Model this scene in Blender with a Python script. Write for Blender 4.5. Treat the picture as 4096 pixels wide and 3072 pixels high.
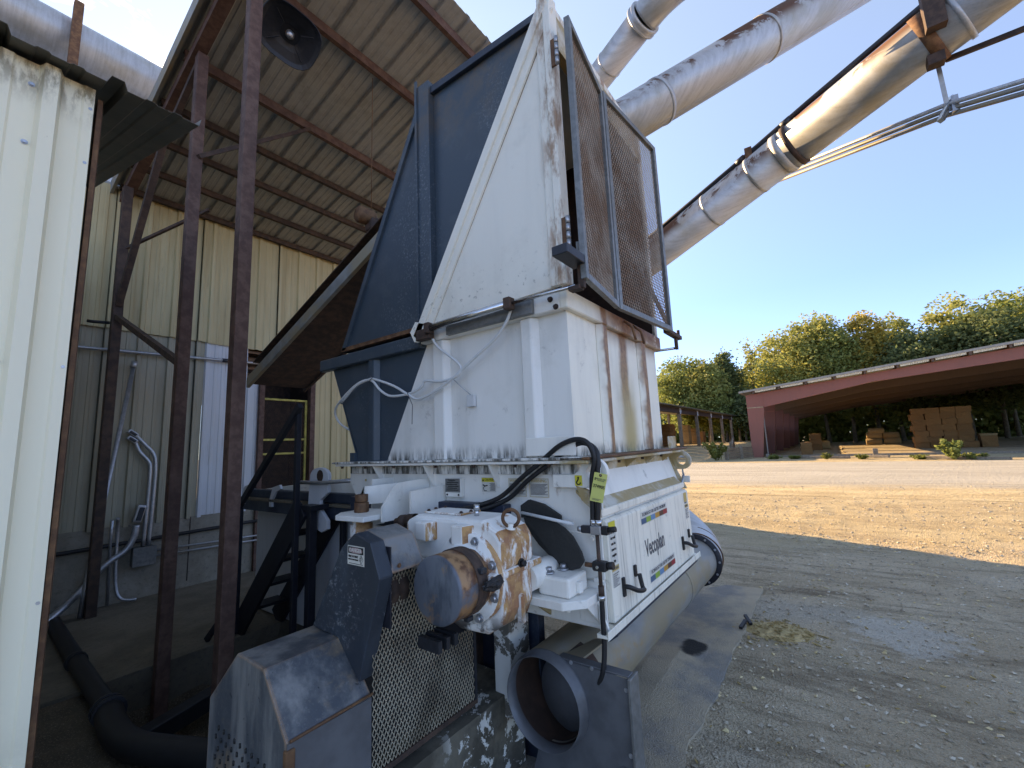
import bpy, bmesh, math, random
import numpy as np
from mathutils import Vector, Matrix, noise as mnoise
from math import radians, sin, cos, pi, sqrt, atan2

for o in list(bpy.data.objects):
    bpy.data.objects.remove(o, do_unlink=True)
S = bpy.context.scene
COL = S.collection
random.seed(11)
RNG = np.random.default_rng(11)

# ------------------------------------------------------------------ camera
yaw, pitch, roll = radians(36.1876), radians(8.1493), radians(-2.4785)
fw = Vector((cos(pitch)*cos(yaw), cos(pitch)*sin(yaw), sin(pitch)))
rt = Vector((sin(yaw), -cos(yaw), 0.0)); up = rt.cross(fw)
rt, up = cos(roll)*rt + sin(roll)*up, -sin(roll)*rt + cos(roll)*up
cd = bpy.data.cameras.new('camera'); cam = bpy.data.objects.new('camera', cd); COL.objects.link(cam)
cm = Matrix((rt, up, -fw)).transposed().to_4x4(); cm.translation = Vector((0, 0, 1.6)); cam.matrix_world = cm
cd.sensor_width = 36.0; cd.lens = 36.0*1728.68/4096.0; cd.clip_start = 0.02; cd.clip_end = 3000
S.camera = cam

# ------------------------------------------------------------------ sky, sun, exposure
SUN = Vector((0.36, 0.93, 0.0)).normalized()
ELEV = radians(23)
w = bpy.data.worlds.new('World'); S.world = w; w.use_nodes = True
wn, wl = w.node_tree.nodes, w.node_tree.links
bg = wn['Background']; sky = wn.new('ShaderNodeTexSky'); sky.sky_type = 'NISHITA'; sky.sun_disc = False
sky.sun_elevation = ELEV; sky.sun_rotation = atan2(SUN.x, SUN.y)
sky.air_density = 1.0; sky.dust_density = 0.15; sky.ozone_density = 1.5; sky.altitude = 200
# thin cirrus, on direction
tc = wn.new('ShaderNodeTexCoord')
mp = wn.new('ShaderNodeMapping'); mp.inputs['Rotation'].default_value = (0.3, 0.5, 0.9); mp.inputs['Scale'].default_value = (2.0, 5.0, 3.0)
wl.new(tc.outputs['Generated'], mp.inputs['Vector'])
sxz = wn.new('ShaderNodeSeparateXYZ'); wl.new(tc.outputs['Generated'], sxz.inputs[0])     # clear autumn air: the sky stays blue down to the horizon, all round
hz = wn.new('ShaderNodeValToRGB'); wl.new(sxz.outputs[2], hz.inputs['Fac']); he = hz.color_ramp.elements
he[0].position = 0.0; he[0].color = (.175, .335, .80, 1); he[1].position = 0.75; he[1].color = (.58, .70, .86, 1)
e3 = he.new(.28); e3.color = (.245, .42, .81, 1)
hm = wn.new('ShaderNodeMix'); hm.data_type = 'RGBA'; hm.blend_type = 'MULTIPLY'; hm.inputs[0].default_value = 1
wl.new(sky.outputs[0], hm.inputs[6]); wl.new(hz.outputs[0], hm.inputs[7])
nz = wn.new('ShaderNodeTexNoise'); nz.inputs['Scale'].default_value = 2.6; nz.inputs['Detail'].default_value = 9; nz.inputs['Roughness'].default_value = 0.6; nz.inputs['Distortion'].default_value = 0.6
wl.new(mp.outputs[0], nz.inputs['Vector'])
cr = wn.new('ShaderNodeValToRGB'); cr.color_ramp.elements[0].position = 0.5; cr.color_ramp.elements[1].position = 0.78
wl.new(nz.outputs['Fac'], cr.inputs['Fac'])
dt = wn.new('ShaderNodeVectorMath'); dt.operation = 'DOT_PRODUCT'; dt.inputs[1].default_value = Vector((0.23, 0.72, 0.66)).normalized()
wl.new(tc.outputs['Generated'], dt.inputs[0])
mr = wn.new('ShaderNodeMapRange'); mr.inputs['From Min'].default_value = 0.94; mr.inputs['From Max'].default_value = 1.0; wl.new(dt.outputs['Value'], mr.inputs['Value'])
mm = wn.new('ShaderNodeMath'); mm.operation = 'MULTIPLY'; wl.new(cr.outputs['Color'], mm.inputs[0]); wl.new(mr.outputs[0], mm.inputs[1])
mx = wn.new('ShaderNodeMix'); mx.data_type = 'RGBA'; wl.new(mm.outputs[0], mx.inputs[0]); wl.new(hm.outputs[2], mx.inputs[6]); mx.inputs[7].default_value = (9, 9.3, 9.6, 1)
wl.new(mx.outputs[2], bg.inputs['Color']); bg.inputs['Strength'].default_value = 0.15
sl = bpy.data.lights.new('sun', 'SUN'); so = bpy.data.objects.new('sun', sl); COL.objects.link(so)
sl.energy = 2.7; sl.angle = radians(0.53); sl.color = (1.0, 0.92, 0.79)
so.location = (20, 60, 40)
so.rotation_euler = Vector((-SUN.x*cos(ELEV), -SUN.y*cos(ELEV), -sin(ELEV))).to_track_quat('-Z', 'Y').to_euler()
S.view_settings.view_transform = 'Standard'; S.view_settings.look = 'None'; S.view_settings.gamma = 1; S.view_settings.use_curve_mapping = False
S.view_settings.exposure = 2.2
S.view_settings.use_white_balance = True; S.view_settings.white_balance_temperature = 13800; S.view_settings.white_balance_tint = 17
S.render.engine = 'CYCLES'
S.cycles.max_bounces = 6; S.cycles.diffuse_bounces = 3; S.cycles.glossy_bounces = 3; S.cycles.transmission_bounces = 2; S.cycles.caustics_reflective = False; S.cycles.caustics_refractive = False

# ------------------------------------------------------------------ material helpers
class NB:
    def __init__(s, name, rough=0.6, metal=0.0, spec=0.4):
        s.m = bpy.data.materials.new(name); s.m.use_nodes = True
        s.N = s.m.node_tree.nodes; s.L = s.m.node_tree.links; s.b = s.N['Principled BSDF']
        s.b.inputs['Roughness'].default_value = rough; s.b.inputs['Metallic'].default_value = metal
        s.b.inputs['Specular IOR Level'].default_value = spec
        s.pos = s.N.new('ShaderNodeNewGeometry').outputs['Position']
    def mapv(s, scale, rot=(0, 0, 0), src=None):
        n = s.N.new('ShaderNodeMapping'); n.inputs['Scale'].default_value = scale; n.inputs['Rotation'].default_value = rot
        s.L.new(src or s.pos, n.inputs['Vector']); return n.outputs[0]
    def noise(s, scale=5, detail=5, rough=0.55, vec=None, dist=0.0):
        n = s.N.new('ShaderNodeTexNoise'); n.inputs['Scale'].default_value = scale; n.inputs['Detail'].default_value = detail
        n.inputs['Roughness'].default_value = rough; n.inputs['Distortion'].default_value = dist
        s.L.new(vec or s.pos, n.inputs['Vector']); return n.outputs['Fac']
    def vor(s, scale=20, vec=None, feature='F1', out='Distance'):
        n = s.N.new('ShaderNodeTexVoronoi'); n.inputs['Scale'].default_value = scale; n.feature = feature
        s.L.new(vec or s.pos, n.inputs['Vector']); return n.outputs[out]
    def ss(s, v, a, b):           # smooth threshold a..b
        n = s.N.new('ShaderNodeMapRange'); n.interpolation_type = 'SMOOTHSTEP'
        n.inputs['From Min'].default_value = a; n.inputs['From Max'].default_value = b
        if a > b:
            n.inputs['From Min'].default_value = b; n.inputs['From Max'].default_value = a
            n.inputs['To Min'].default_value = 1; n.inputs['To Max'].default_value = 0
        s.L.new(v, n.inputs['Value']); return n.outputs[0]
    def math(s, op, a, b=None):
        n = s.N.new('ShaderNodeMath'); n.operation = op
        for i, v in enumerate((a, b)):
            if v is None: continue
            if isinstance(v, (int, float)): n.inputs[i].default_value = v
            else: s.L.new(v, n.inputs[i])
        return n.outputs[0]
    def mul(s, a, b): return s.math('MULTIPLY', a, b)
    def add(s, a, b):
        n = s.math('ADD', a, b); n.node.use_clamp = True; return n
    def mix(s, f, a, b, mode='MIX'):
        n = s.N.new('ShaderNodeMix'); n.data_type = 'RGBA'; n.blend_type = mode
        for i, v in ((0, f), (6, a), (7, b)):
            if isinstance(v, (int, float)): n.inputs[i].default_value = v
            elif isinstance(v, tuple): n.inputs[i].default_value = (*v, 1)
            else: s.L.new(v, n.inputs[i])
        return n.outputs[2]
    def axis(s, i):
        if not hasattr(s, 'sep'):
            s.sep = s.N.new('ShaderNodeSeparateXYZ'); s.L.new(s.pos, s.sep.inputs[0])
        return s.sep.outputs[i]
    def color(s, c):
        if isinstance(c, tuple): s.b.inputs['Base Color'].default_value = (*c, 1)
        else: s.L.new(c, s.b.inputs['Base Color'])
    def edge(s, radius=.012, a=.02, b=.25):
        bv = s.N.new('ShaderNodeBevel'); bv.samples = 4; bv.inputs['Radius'].default_value = radius
        gn = s.N.new('ShaderNodeNewGeometry').outputs['Normal']
        d = s.N.new('ShaderNodeVectorMath'); d.operation = 'DOT_PRODUCT'; s.L.new(bv.outputs[0], d.inputs[0]); s.L.new(gn, d.inputs[1])
        inv = s.math('SUBTRACT', 1.0, d.outputs['Value']); return s.ss(inv, a, b)
    def rough(s, v): s.L.new(v, s.b.inputs['Roughness'])
    def bump(s, h, strength=0.3, dist=0.01):
        n = s.N.new('ShaderNodeBump'); n.inputs['Strength'].default_value = strength; n.inputs['Distance'].default_value = dist
        s.L.new(h, n.inputs['Height']); s.L.new(n.outputs[0], s.b.inputs['Normal'])
def flat(name, c, rough=0.6, metal=0.0, var=0.25, scale=30, spec=0.4):
    b = NB(name, rough, metal, spec)
    n = b.noise(scale, 5, 0.6); n2 = b.noise(scale*0.13, 3)
    d = tuple(x*(1-var) for x in c)
    b.color(b.mix(b.ss(n, .35, .7), b.mix(b.ss(n2, .35, .65), c, tuple(x*(1-var*.6) for x in c)), d))
    return b.m
STREAK = (7, 7, .9)
RUST1, RUST2 = (0.19, 0.062, 0.022), (0.36, 0.15, 0.05)

def paint_white(name, base=(0.84, 0.81, 0.75), rust=0.0, mold=0.5, streak=0.35, extra=None):
    b = NB(name, 0.5)
    v = b.mapv(STREAK)
    c = b.mix(b.mul(b.ss(b.noise(1.0, 6, .6, v), .45, .75), streak), base, (0.46, 0.44, 0.40))
    c = b.mix(b.mul(b.ss(b.noise(2.2, 6, .65), .5, .8), .35), c, (0.42, 0.39, 0.33))
    sp = b.ss(b.noise(55, 4, .7), .66, .78)
    c = b.mix(b.mul(sp, mold*.6), c, (0.11, 0.10, 0.09))
    bl = b.mul(b.ss(b.noise(7, 9, .75, None, .4), .60, .70), mold)
    c = b.mix(bl, c, (0.09, 0.085, 0.075))
    if rust:
        r = b.ss(b.noise(1.6, 8, .65, b.mapv((3.2, 3.2, .9)), .5), .66-rust*.3, .80-rust*.3)
        rc = b.mix(b.ss(b.noise(22, 5, .6), .4, .65), RUST1, RUST2)
        c = b.mix(r, c, rc)
        b.rough(b.math('MULTIPLY_ADD', r, .3)); b.m.node_tree.nodes[-1].inputs[2].default_value = .48
    if extra: c = extra(b, c)
    b.color(c)
    b.bump(b.noise(90, 3, .6), .08, .004)
    return b.m
def edge_mold(z0, z1):
    def f(b, c):
        h = b.ss(b.axis(2), z1, z0)
        n = b.ss(b.noise(1.0, 7, .7, b.mapv((26, 26, 5))), .38, .62)
        return b.mix(b.mul(h, n), c, (0.085, 0.08, 0.07))
    return f
def front_rust(b, c):
    """rust that runs down the front collar below the upper flange: two ribs and one run between them"""
    x, z = b.axis(0), b.axis(2)
    wob = b.noise(3.0, 4, .6, b.mapv((1, 1, .8)))
    xw = b.math('ADD', x, b.mul(b.math('SUBTRACT', wob, .5), .16))
    out = c
    st = b.noise(1.0, 7, .7, b.mapv((34, 34, 2.2)))
    for (x0, wd, lo) in ((2.275, .055, 1.5), (2.915, .06, 1.5), (2.60, .10, 1.75)):
        d = b.math('ABSOLUTE', b.math('SUBTRACT', xw, x0))
        m = b.mul(b.ss(d, wd, wd*.35), b.ss(st, .24, .42))
        if lo > 1.6: m = b.mul(m, b.ss(z, lo-.25, lo+.25))
        out = b.mix(b.mul(m, .9), out, b.mix(b.ss(b.noise(30, 4), .35, .65), RUST1, RUST2))
    d = b.math('ABSOLUTE', b.math('SUBTRACT', xw, 2.64))
    out = b.mix(b.mul(b.mul(b.ss(d, .2, .03), b.ss(z, 2.2, 1.6)), .85), out, (0.46, 0.33, 0.12))
    top = b.mul(b.mul(b.ss(z, 2.15, 2.33), b.ss(x, 2.02, 2.45)), b.ss(b.noise(9, 7, .7), .26, .44))
    out = b.mix(b.mul(top, .95), out, b.mix(b.ss(b.noise(40, 5), .35, .65), RUST1, (0.30, 0.12, 0.045)))
    return edge_mold(1.53, 1.62)(b, out)

M = {}
M['white'] = paint_white('white_paint', rust=0.10)
M['collar'] = paint_white('collar_paint', base=(0.82, 0.80, 0.755), mold=.30, streak=.28, extra=edge_mold(1.53, 1.63))
M['front'] = paint_white('front_paint', base=(0.87, 0.82, 0.71), mold=.3, streak=.3, extra=front_rust)
def hoodstain(b, c):
    r = b.mul(b.ss(b.axis(1), 1.10, 1.0), b.ss(b.noise(5, 6, .7, b.mapv((2, 2, .6))), .46, .62))
    c = b.mix(b.mul(r, .8), c, (0.33, 0.13, 0.045))
    sp = b.mul(b.ss(b.axis(2), 2.75, 2.4), b.ss(b.noise(26, 6, .7), .58, .68))
    return b.mix(b.mul(sp, .6), c, (0.22, 0.2, 0.16))
M['hood'] = paint_white('hood_paint', base=(0.84, 0.80, 0.71), mold=.15, streak=.14, extra=hoodstain)
def doordirt(b, c):
    v = b.mapv((40, 40, 1.6))
    return b.mix(b.mul(b.ss(b.noise(1, 6, .7, v), .5, .72), .55), c, (0.16, 0.14, 0.11))
M['door'] = paint_white('inspection_door_paint', base=(0.87, 0.81, 0.70), mold=.4, streak=.35, extra=doordirt)
def gear_rust(b, c):
    rc = b.mix(b.ss(b.noise(16, 6, .65), .40, .62), (0.34, 0.105, 0.022), (0.55, 0.25, 0.07))
    y, z = b.axis(1), b.axis(2)
    n = b.noise(11, 9, .72, b.mapv((1, 1, .35)), .3)
    gn = b.N.new('ShaderNodeNewGeometry').outputs['Normal']; sn = b.N.new('ShaderNodeSeparateXYZ'); b.L.new(gn, sn.inputs[0])
    m1 = b.mul(b.ss(sn.outputs[1], -.25, -.8), .20)          # the side that faces the open yard has rusted most
    m2 = b.mul(b.ss(y, 1.56, 1.70), .15)
    t = b.math('ADD', b.math('ADD', n, m1), m2)
    c = b.mix(b.mul(b.ss(t, .60, .70), .92), c, rc)
    c = b.mix(b.mul(b.edge(.016, .02, .2), b.ss(b.noise(22, 5, .7), .42, .56)), c, rc)
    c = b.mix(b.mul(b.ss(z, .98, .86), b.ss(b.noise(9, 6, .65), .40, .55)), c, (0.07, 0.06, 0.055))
    return c
M['gear'] = paint_white('gearbox_paint', base=(0.84, 0.83, 0.80), rust=0.0, mold=.2, streak=.15, extra=gear_rust)
def dusty(b, c):
    return b.mix(b.ss(b.noise(6, 6, .65), .34, .54), c, (0.42, 0.29, 0.14))
M['dusty'] = paint_white('dusty_white_paint', base=(0.58, 0.55, 0.48), mold=.4, extra=dusty)
def blue(name, rustz=None, worn=0.25, base=(0.038, 0.066, 0.088)):
    b = NB(name, 0.42)
    v = b.mapv((9, 9, 1.0))
    c = b.mix(b.mul(b.ss(b.noise(1.2, 6, .6, v), .4, .75), .5), base, (0.042, 0.068, 0.09))
    chalk = b.mul(b.ss(b.noise(60, 6, .75), .52, .66), b.ss(b.noise(1.6, 4, .6), .48, .66))
    c = b.mix(b.mul(chalk, worn*2.6), c, (0.25, 0.28, 0.30))
    c = b.mix(b.mul(b.ss(b.noise(2.4, 6, .65), .50, .70), .45), c, (0.085, 0.115, 0.135))
    if rustz:
        m = b.mul(b.ss(b.axis(2), rustz, rustz+.7), b.ss(b.noise(4, 7, .7), .42, .62))
        c = b.mix(b.mul(m, .75), c, (0.13, 0.095, 0.07))
    b.color(c); b.bump(b.noise(50, 3), .06, .004); return b.m
M['blue'] = blue('blue_paint', rustz=3.35)
M['guardblue'] = blue('guard_blue_paint', worn=.3, base=(0.024, 0.034, 0.045))
M['blue2'] = blue('blue_paint_beam', worn=.1, base=(0.016, 0.028, 0.05))
def guard():
    b = NB('worn_guard_paint', 0.42, .25)
    v = b.mapv((5, 5, 1.1))
    c = b.mix(b.ss(b.noise(1.3, 7, .6, v), .42, .62), (0.070, 0.086, 0.102), (0.23, 0.235, 0.235))
    c = b.mix(b.mul(b.ss(b.noise(3.2, 6, .65, None, .6), .54, .68), .7), c, (0.36, 0.235, 0.14))
    v2 = b.mapv((14, 14, 1.6)); c = b.mix(b.mul(b.ss(b.noise(1.0, 7, .7, v2), .46, .66), .55), c, (0.075, 0.088, 0.10))
    c = b.mix(b.mul(b.ss(b.noise(70, 5, .8), .52, .70), .35), c, (0.27, 0.275, 0.27))
    c = b.mix(b.ss(b.noise(13, 4, .55, None, .5), .67, .70), c, (0.028, 0.036, 0.046))
    c = b.mix(b.mul(b.edge(.02, .01, .12), b.ss(b.noise(30, 5, .7), .30, .5)), c, (0.42, 0.22, 0.12))
    b.color(c); b.rough(b.math('MULTIPLY_ADD', b.noise(14, 4), .35)); b.N[-1].inputs[2].default_value = .22
    b.N[-1].inputs[1].default_value = .35
    b.bump(b.noise(12, 4), .05, .01); return b.m
M['guard'] = guard()
def galv(name, rust=0.0, warm=0.0, rough=.42):
    b = NB(name, rough, .3)
    v = b.mapv((30, 3, 3), (0, .2, .4))
    c = b.mix(b.ss(b.noise(1.0, 6, .65, v), .35, .7), (0.50, 0.52, 0.54), (0.36, 0.37, 0.38))
    c = b.mix(b.mul(b.ss(b.vor(45), .1, .5), .25), c, (0.56, 0.58, 0.6))
    c = b.mix(b.mul(b.ss(b.noise(2.0, 6, .6), .45, .7), .45+warm), c, (0.33, 0.28, 0.19))
    if rust:
        nn = b.N.new('ShaderNodeNewGeometry').outputs['Normal']; sx = b.N.new('ShaderNodeSeparateXYZ'); b.L.new(nn, sx.inputs[0])
        r = b.mul(b.ss(sx.outputs[2], -.15, .35), b.ss(b.noise(2.0, 8, .7, None, .5), .48, .53))
        c = b.mix(r, c, (0.13, 0.052, 0.03))
        mt = b.math('SUBTRACT', .3, b.mul(r, .3)); b.L.new(mt, b.b.inputs['Metallic'])
        rr = b.math('ADD', rough, b.mul(r, .4)); b.rough(rr)
    b.color(c); b.bump(b.noise(1.0, 5, .6, v), .1, .01); return b.m
M['galv'] = galv('galvanised_steel'); M['galv_rust'] = galv('galvanised_steel_rusty', rust=1.0, warm=.1)
def dull():
    b = NB('stained_duct_steel', .55, .25)
    c = b.mix(b.ss(b.noise(2.2, 6, .6, b.mapv((1, 3, 3))), .38, .62), (0.30, 0.295, 0.275), (0.22, 0.22, 0.21))
    c = b.mix(b.mul(b.ss(b.noise(1.7, 6, .6, b.mapv((1, 1.5, 2))), .40, .58), .85), c, (0.33, 0.255, 0.165))
    c = b.mix(b.mul(b.ss(b.noise(3.5, 7, .65), .62, .70), .7), c, (0.42, 0.25, 0.12))
    b.color(c); b.bump(b.noise(3, 4), .08, .02); return b.m
M['galv_dull'] = dull()
M['plate'] = flat('grey_duct_plate', (0.155, 0.165, 0.18), .45, .3, var=.35, scale=9)
def curbm():
    b = NB('stained_curb', .9)
    c = b.mix(b.ss(b.noise(5, 8, .7), .38, .6), (0.15, 0.13, 0.10), (0.075, 0.065, 0.05))
    w_ = b.mul(b.ss(b.noise(6.5, 9, .7, None, .3), .56, .58), b.ss(b.axis(0), 1.35, 1.5))
    b.color(b.mix(w_, c, (0.66, 0.65, 0.60))); b.bump(b.noise(7, 9, .7, None, .3), .4, .02); return b.m
M['curb'] = curbm()
def rusty(name, c1, c2, sc=14):
    b = NB(name, .75)
    c = b.mix(b.ss(b.noise(sc, 6, .65), .38, .64), c1, c2)
    c = b.mix(b.mul(b.ss(b.noise(2.2, 4), .45, .7), .5), c, tuple(x*.55 for x in c1))
    b.color(c); b.bump(b.noise(60, 4), .12, .004); return b.m
M['post'] = rusty('red_oxide_primer', (0.105, 0.050, 0.040), (0.165, 0.088, 0.068))
M['rust'] = rusty('rusted_steel', (0.13, 0.055, 0.030), (0.25, 0.115, 0.055))
M['darkrust'] = rusty('dark_rusted_steel', (0.055, 0.032, 0.026), (0.10, 0.055, 0.04))
def sheet(name, base, stain, amount=.5, grime=(0.12, 0.085, 0.05), rough=.5, g=.35):
    b = NB(name, rough)
    c = b.mix(b.mul(b.ss(b.noise(1.0, 6, .6, b.mapv((7, 7, .5))), .42, .7), amount), base, stain)
    c = b.mix(b.mul(b.ss(b.noise(1.2, 7, .7, b.mapv((22, 22, 1.6))), .58, .72), g), c, grime)
    c = b.mix(b.mul(b.ss(b.noise(0.9, 3), .45, .6), .25), c, stain)
    b.color(c); b.bump(b.noise(8, 3), .04, .01); return b.m
M['cream'] = sheet('cream_sheet', (0.86, 0.78, 0.60), (0.80, 0.71, 0.52), .4, g=.10)
def cream_dirt():
    b = NB('cream_sheet', .5); z = b.axis(2)
    c = b.mix(b.mul(b.ss(b.noise(1.0, 6, .6, b.mapv((7, 7, .5))), .42, .7), .4), (0.86, 0.78, 0.60), (0.80, 0.71, 0.52))
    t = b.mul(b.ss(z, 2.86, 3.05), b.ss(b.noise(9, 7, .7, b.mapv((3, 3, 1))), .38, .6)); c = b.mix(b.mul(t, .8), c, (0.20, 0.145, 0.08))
    c = b.mix(b.mul(b.ss(b.noise(40, 6, .75), .66, .74), .35), c, (0.45, 0.36, 0.22))
    c = b.mix(b.mul(b.ss(z, .9, .2), b.ss(b.noise(4, 6, .7), .4, .6)), c, (0.42, 0.34, 0.24))
    b.color(c); b.bump(b.noise(2.2, 3), .12, .03); return b.m
M['cream'] = cream_dirt()
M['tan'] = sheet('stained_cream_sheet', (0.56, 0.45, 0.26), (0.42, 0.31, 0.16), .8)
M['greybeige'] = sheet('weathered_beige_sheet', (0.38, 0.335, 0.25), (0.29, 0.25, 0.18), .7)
M['newwhite'] = sheet('white_sheet', (0.58, 0.61, 0.65), (0.46, 0.48, 0.5), .4)
M['roofunder'] = sheet('roof_sheet_underside', (0.34, 0.345, 0.345), (0.26, 0.26, 0.25), .7, g=.3)
M['roofdark'] = sheet('dark_roof_sheet', (0.12, 0.105, 0.085), (0.08, 0.07, 0.055), .7)
M['roofgrey'] = sheet('grey_roof_sheet', (0.30, 0.29, 0.27), (0.22, 0.21, 0.19), .6)
def concrete(name, c1=(0.30, 0.28, 0.25), c2=(0.20, 0.185, 0.16)):
    b = NB(name, .9)
    c = b.mix(b.ss(b.noise(2.5, 8, .65), .35, .65), c1, c2)
    c = b.mix(b.mul(b.ss(b.noise(30, 6, .7), .5, .7), .5), c, tuple(x*.5 for x in c2))
    b.color(c); b.bump(b.noise(25, 7, .7), .35, .02); return b.m
M['concrete'] = concrete('concrete'); M['block'] = concrete('block_wall', (0.34, 0.30, 0.25), (0.23, 0.20, 0.16))
M['slab'] = concrete('dusty_slab', (0.20, 0.165, 0.125), (0.14, 0.115, 0.085))
def peel():
    b = NB('peeling_white_concrete', .85)
    c = b.mix(b.ss(b.noise(7, 9, .7, None, .3), .50, .53), (0.62, 0.61, 0.57), (0.13, 0.115, 0.095))
    b.color(c); b.bump(b.noise(7, 9, .7, None, .3), .3, .02); return b.m
M['peel'] = peel()
M['black'] = flat('black_rubber', (0.018, 0.018, 0.02), .5)
M['flap'] = flat('rubber_flap', (0.035, 0.035, 0.033), .8, scale=80)
M['navy'] = flat('black_navy_paint', (0.016, 0.019, 0.028), .5, var=.4)
M['darksteel'] = flat('dark_steel', (0.05, 0.055, 0.065), .45, .5)
M['chrome'] = flat('chrome', (0.62, 0.63, 0.64), .22, 1.0, var=.15)
M['zinc'] = flat('zinc_fitting', (0.50, 0.52, 0.55), .4, .8)
M['hose_white'] = flat('white_hose_plastic', (0.66, 0.68, 0.68), .4, var=.1)
M['yellow'] = flat('yellow_paint', (0.62, 0.50, 0.13), .6, var=.5, scale=14)
M['inside'] = rusty('hopper_interior', (0.045, 0.024, 0.018), (0.085, 0.042, 0.03), 5)
M['meshdoor'] = rusty('expanded_metal_rusty', (0.40, 0.31, 0.25), (0.26, 0.15, 0.10), 4)
M['meshguard'] = rusty('expanded_metal', (0.44, 0.375, 0.28), (0.20, 0.16, 0.115), 5)
M['framegrey'] = flat('grey_steel_frame', (0.25, 0.255, 0.25), .5, .5, var=.35)
M['red'] = sheet('red_frame_paint', (0.29, 0.098, 0.075), (0.24, 0.088, 0.068), .5, grime=(0.16, 0.06, 0.045), g=.2)
M['red_shaded'] = sheet('red_frame_shaded', (0.20, 0.068, 0.055), (0.16, 0.06, 0.05), .5, grime=(0.11, 0.045, 0.035), g=.25)  # darker copy of the frame red, for columns in the shed's shade
M['red_brown_shade'] = sheet('red_interior_shaded', (0.11, 0.062, 0.042), (0.085, 0.052, 0.036), .6, grime=(0.07, 0.03, 0.025))  # darker, browner red with the shed interior's shade put into it
def bale(name, c1, c2):
    b = NB(name, .95)
    oi = b.N.new('ShaderNodeObjectInfo').outputs['Random']
    c = b.mix(b.ss(b.noise(6, 8, .75, b.mapv((3, 3, 14))), .35, .65), c1, c2)
    c = b.mix(b.mul(oi, .35), c, tuple(x*.55 for x in c2))
    b.color(c); b.bump(b.noise(9, 8, .75, b.mapv((3, 3, 12))), .9, .05); return b.m
M['bale'] = bale('straw_bale', (0.33, 0.17, 0.065), (0.21, 0.10, 0.04))
M['bale2'] = bale('pale_straw_bale', (0.42, 0.29, 0.14), (0.27, 0.17, 0.08))
M['wood'] = rusty('weathered_wood', (0.17, 0.14, 0.11), (0.27, 0.225, 0.175), 10)
M['plank'] = rusty('pale_planks', (0.34, 0.26, 0.16), (0.46, 0.37, 0.25), 6)
M['lumber'] = rusty('brown_timber', (0.16, 0.10, 0.065), (0.23, 0.155, 0.10), 9)
M['bark'] = rusty('bark', (0.10, 0.08, 0.06), (0.18, 0.15, 0.12), 5)
M['decal'] = flat('white_label', (0.66, 0.64, 0.58), .5, var=.12)
M['decal_yellow'] = flat('yellow_label', (0.72, 0.60, 0.06), .5, var=.12)
M['decal_orange'] = flat('orange_label', (0.60, 0.40, 0.14), .5, var=.15)
M['tag'] = flat('tag_card', (0.68, 0.66, 0.20), .6, var=.06)
M['ink'] = flat('black_ink', (0.02, 0.02, 0.02), .6)
M['ink_grey'] = flat('grey_ink', (0.14, 0.14, 0.15), .6, var=.4)
M['ink_pink'] = flat('faded_red_ink', (0.42, 0.25, 0.25), .6)
for k, c in dict(c_blue=(0.03, 0.12, 0.22), c_green=(0.25, 0.42, 0.06), c_cyan=(0.06, 0.26, 0.46), c_orange=(0.62, 0.28, 0.05), c_brown=(0.12, 0.04, 0.03), c_red=(0.42, 0.02, 0.03)).items():
    M[k] = flat('print_'+k[2:], c, .55, var=.15)
def leaf(name, c1, c2, c3, tr=.45):
    b = NB(name, .6, 0, .25)
    n = b.noise(.55, 3, .6); n2 = b.noise(3.0, 2)
    c = b.mix(b.ss(n, .38, .62), c1, c2); c = b.mix(b.ss(n2, .5, .7), c, c3)
    b.color(c)
    t = b.N.new('ShaderNodeBsdfTranslucent'); b.L.new(c, t.inputs['Color'])
    ms = b.N.new('ShaderNodeMixShader'); ms.inputs[0].default_value = tr
    b.L.new(b.b.outputs[0], ms.inputs[1]); b.L.new(t.outputs[0], ms.inputs[2])
    b.L.new(ms.outputs[0], b.N['Material Output'].inputs['Surface']); return b.m
M['leaf_yellow'] = leaf('yellowing_leaves', (0.32, 0.34, 0.11), (0.36, 0.34, 0.11), (0.24, 0.30, 0.10))
M['leaf_orange'] = leaf('orange_leaves', (0.50, 0.36, 0.09), (0.40, 0.36, 0.11), (0.54, 0.36, 0.08))
M['leaf_green'] = leaf('green_leaves', (0.17, 0.22, 0.075), (0.24, 0.28, 0.09), (0.33, 0.33, 0.10))
M['leaf_dark'] = leaf('dark_leaves', (0.10, 0.145, 0.065), (0.14, 0.18, 0.075), (0.20, 0.22, 0.085))
M['leaf_weed'] = leaf('weed_leaves', (0.15, 0.18, 0.05), (0.22, 0.23, 0.07), (0.10, 0.14, 0.04))

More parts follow.
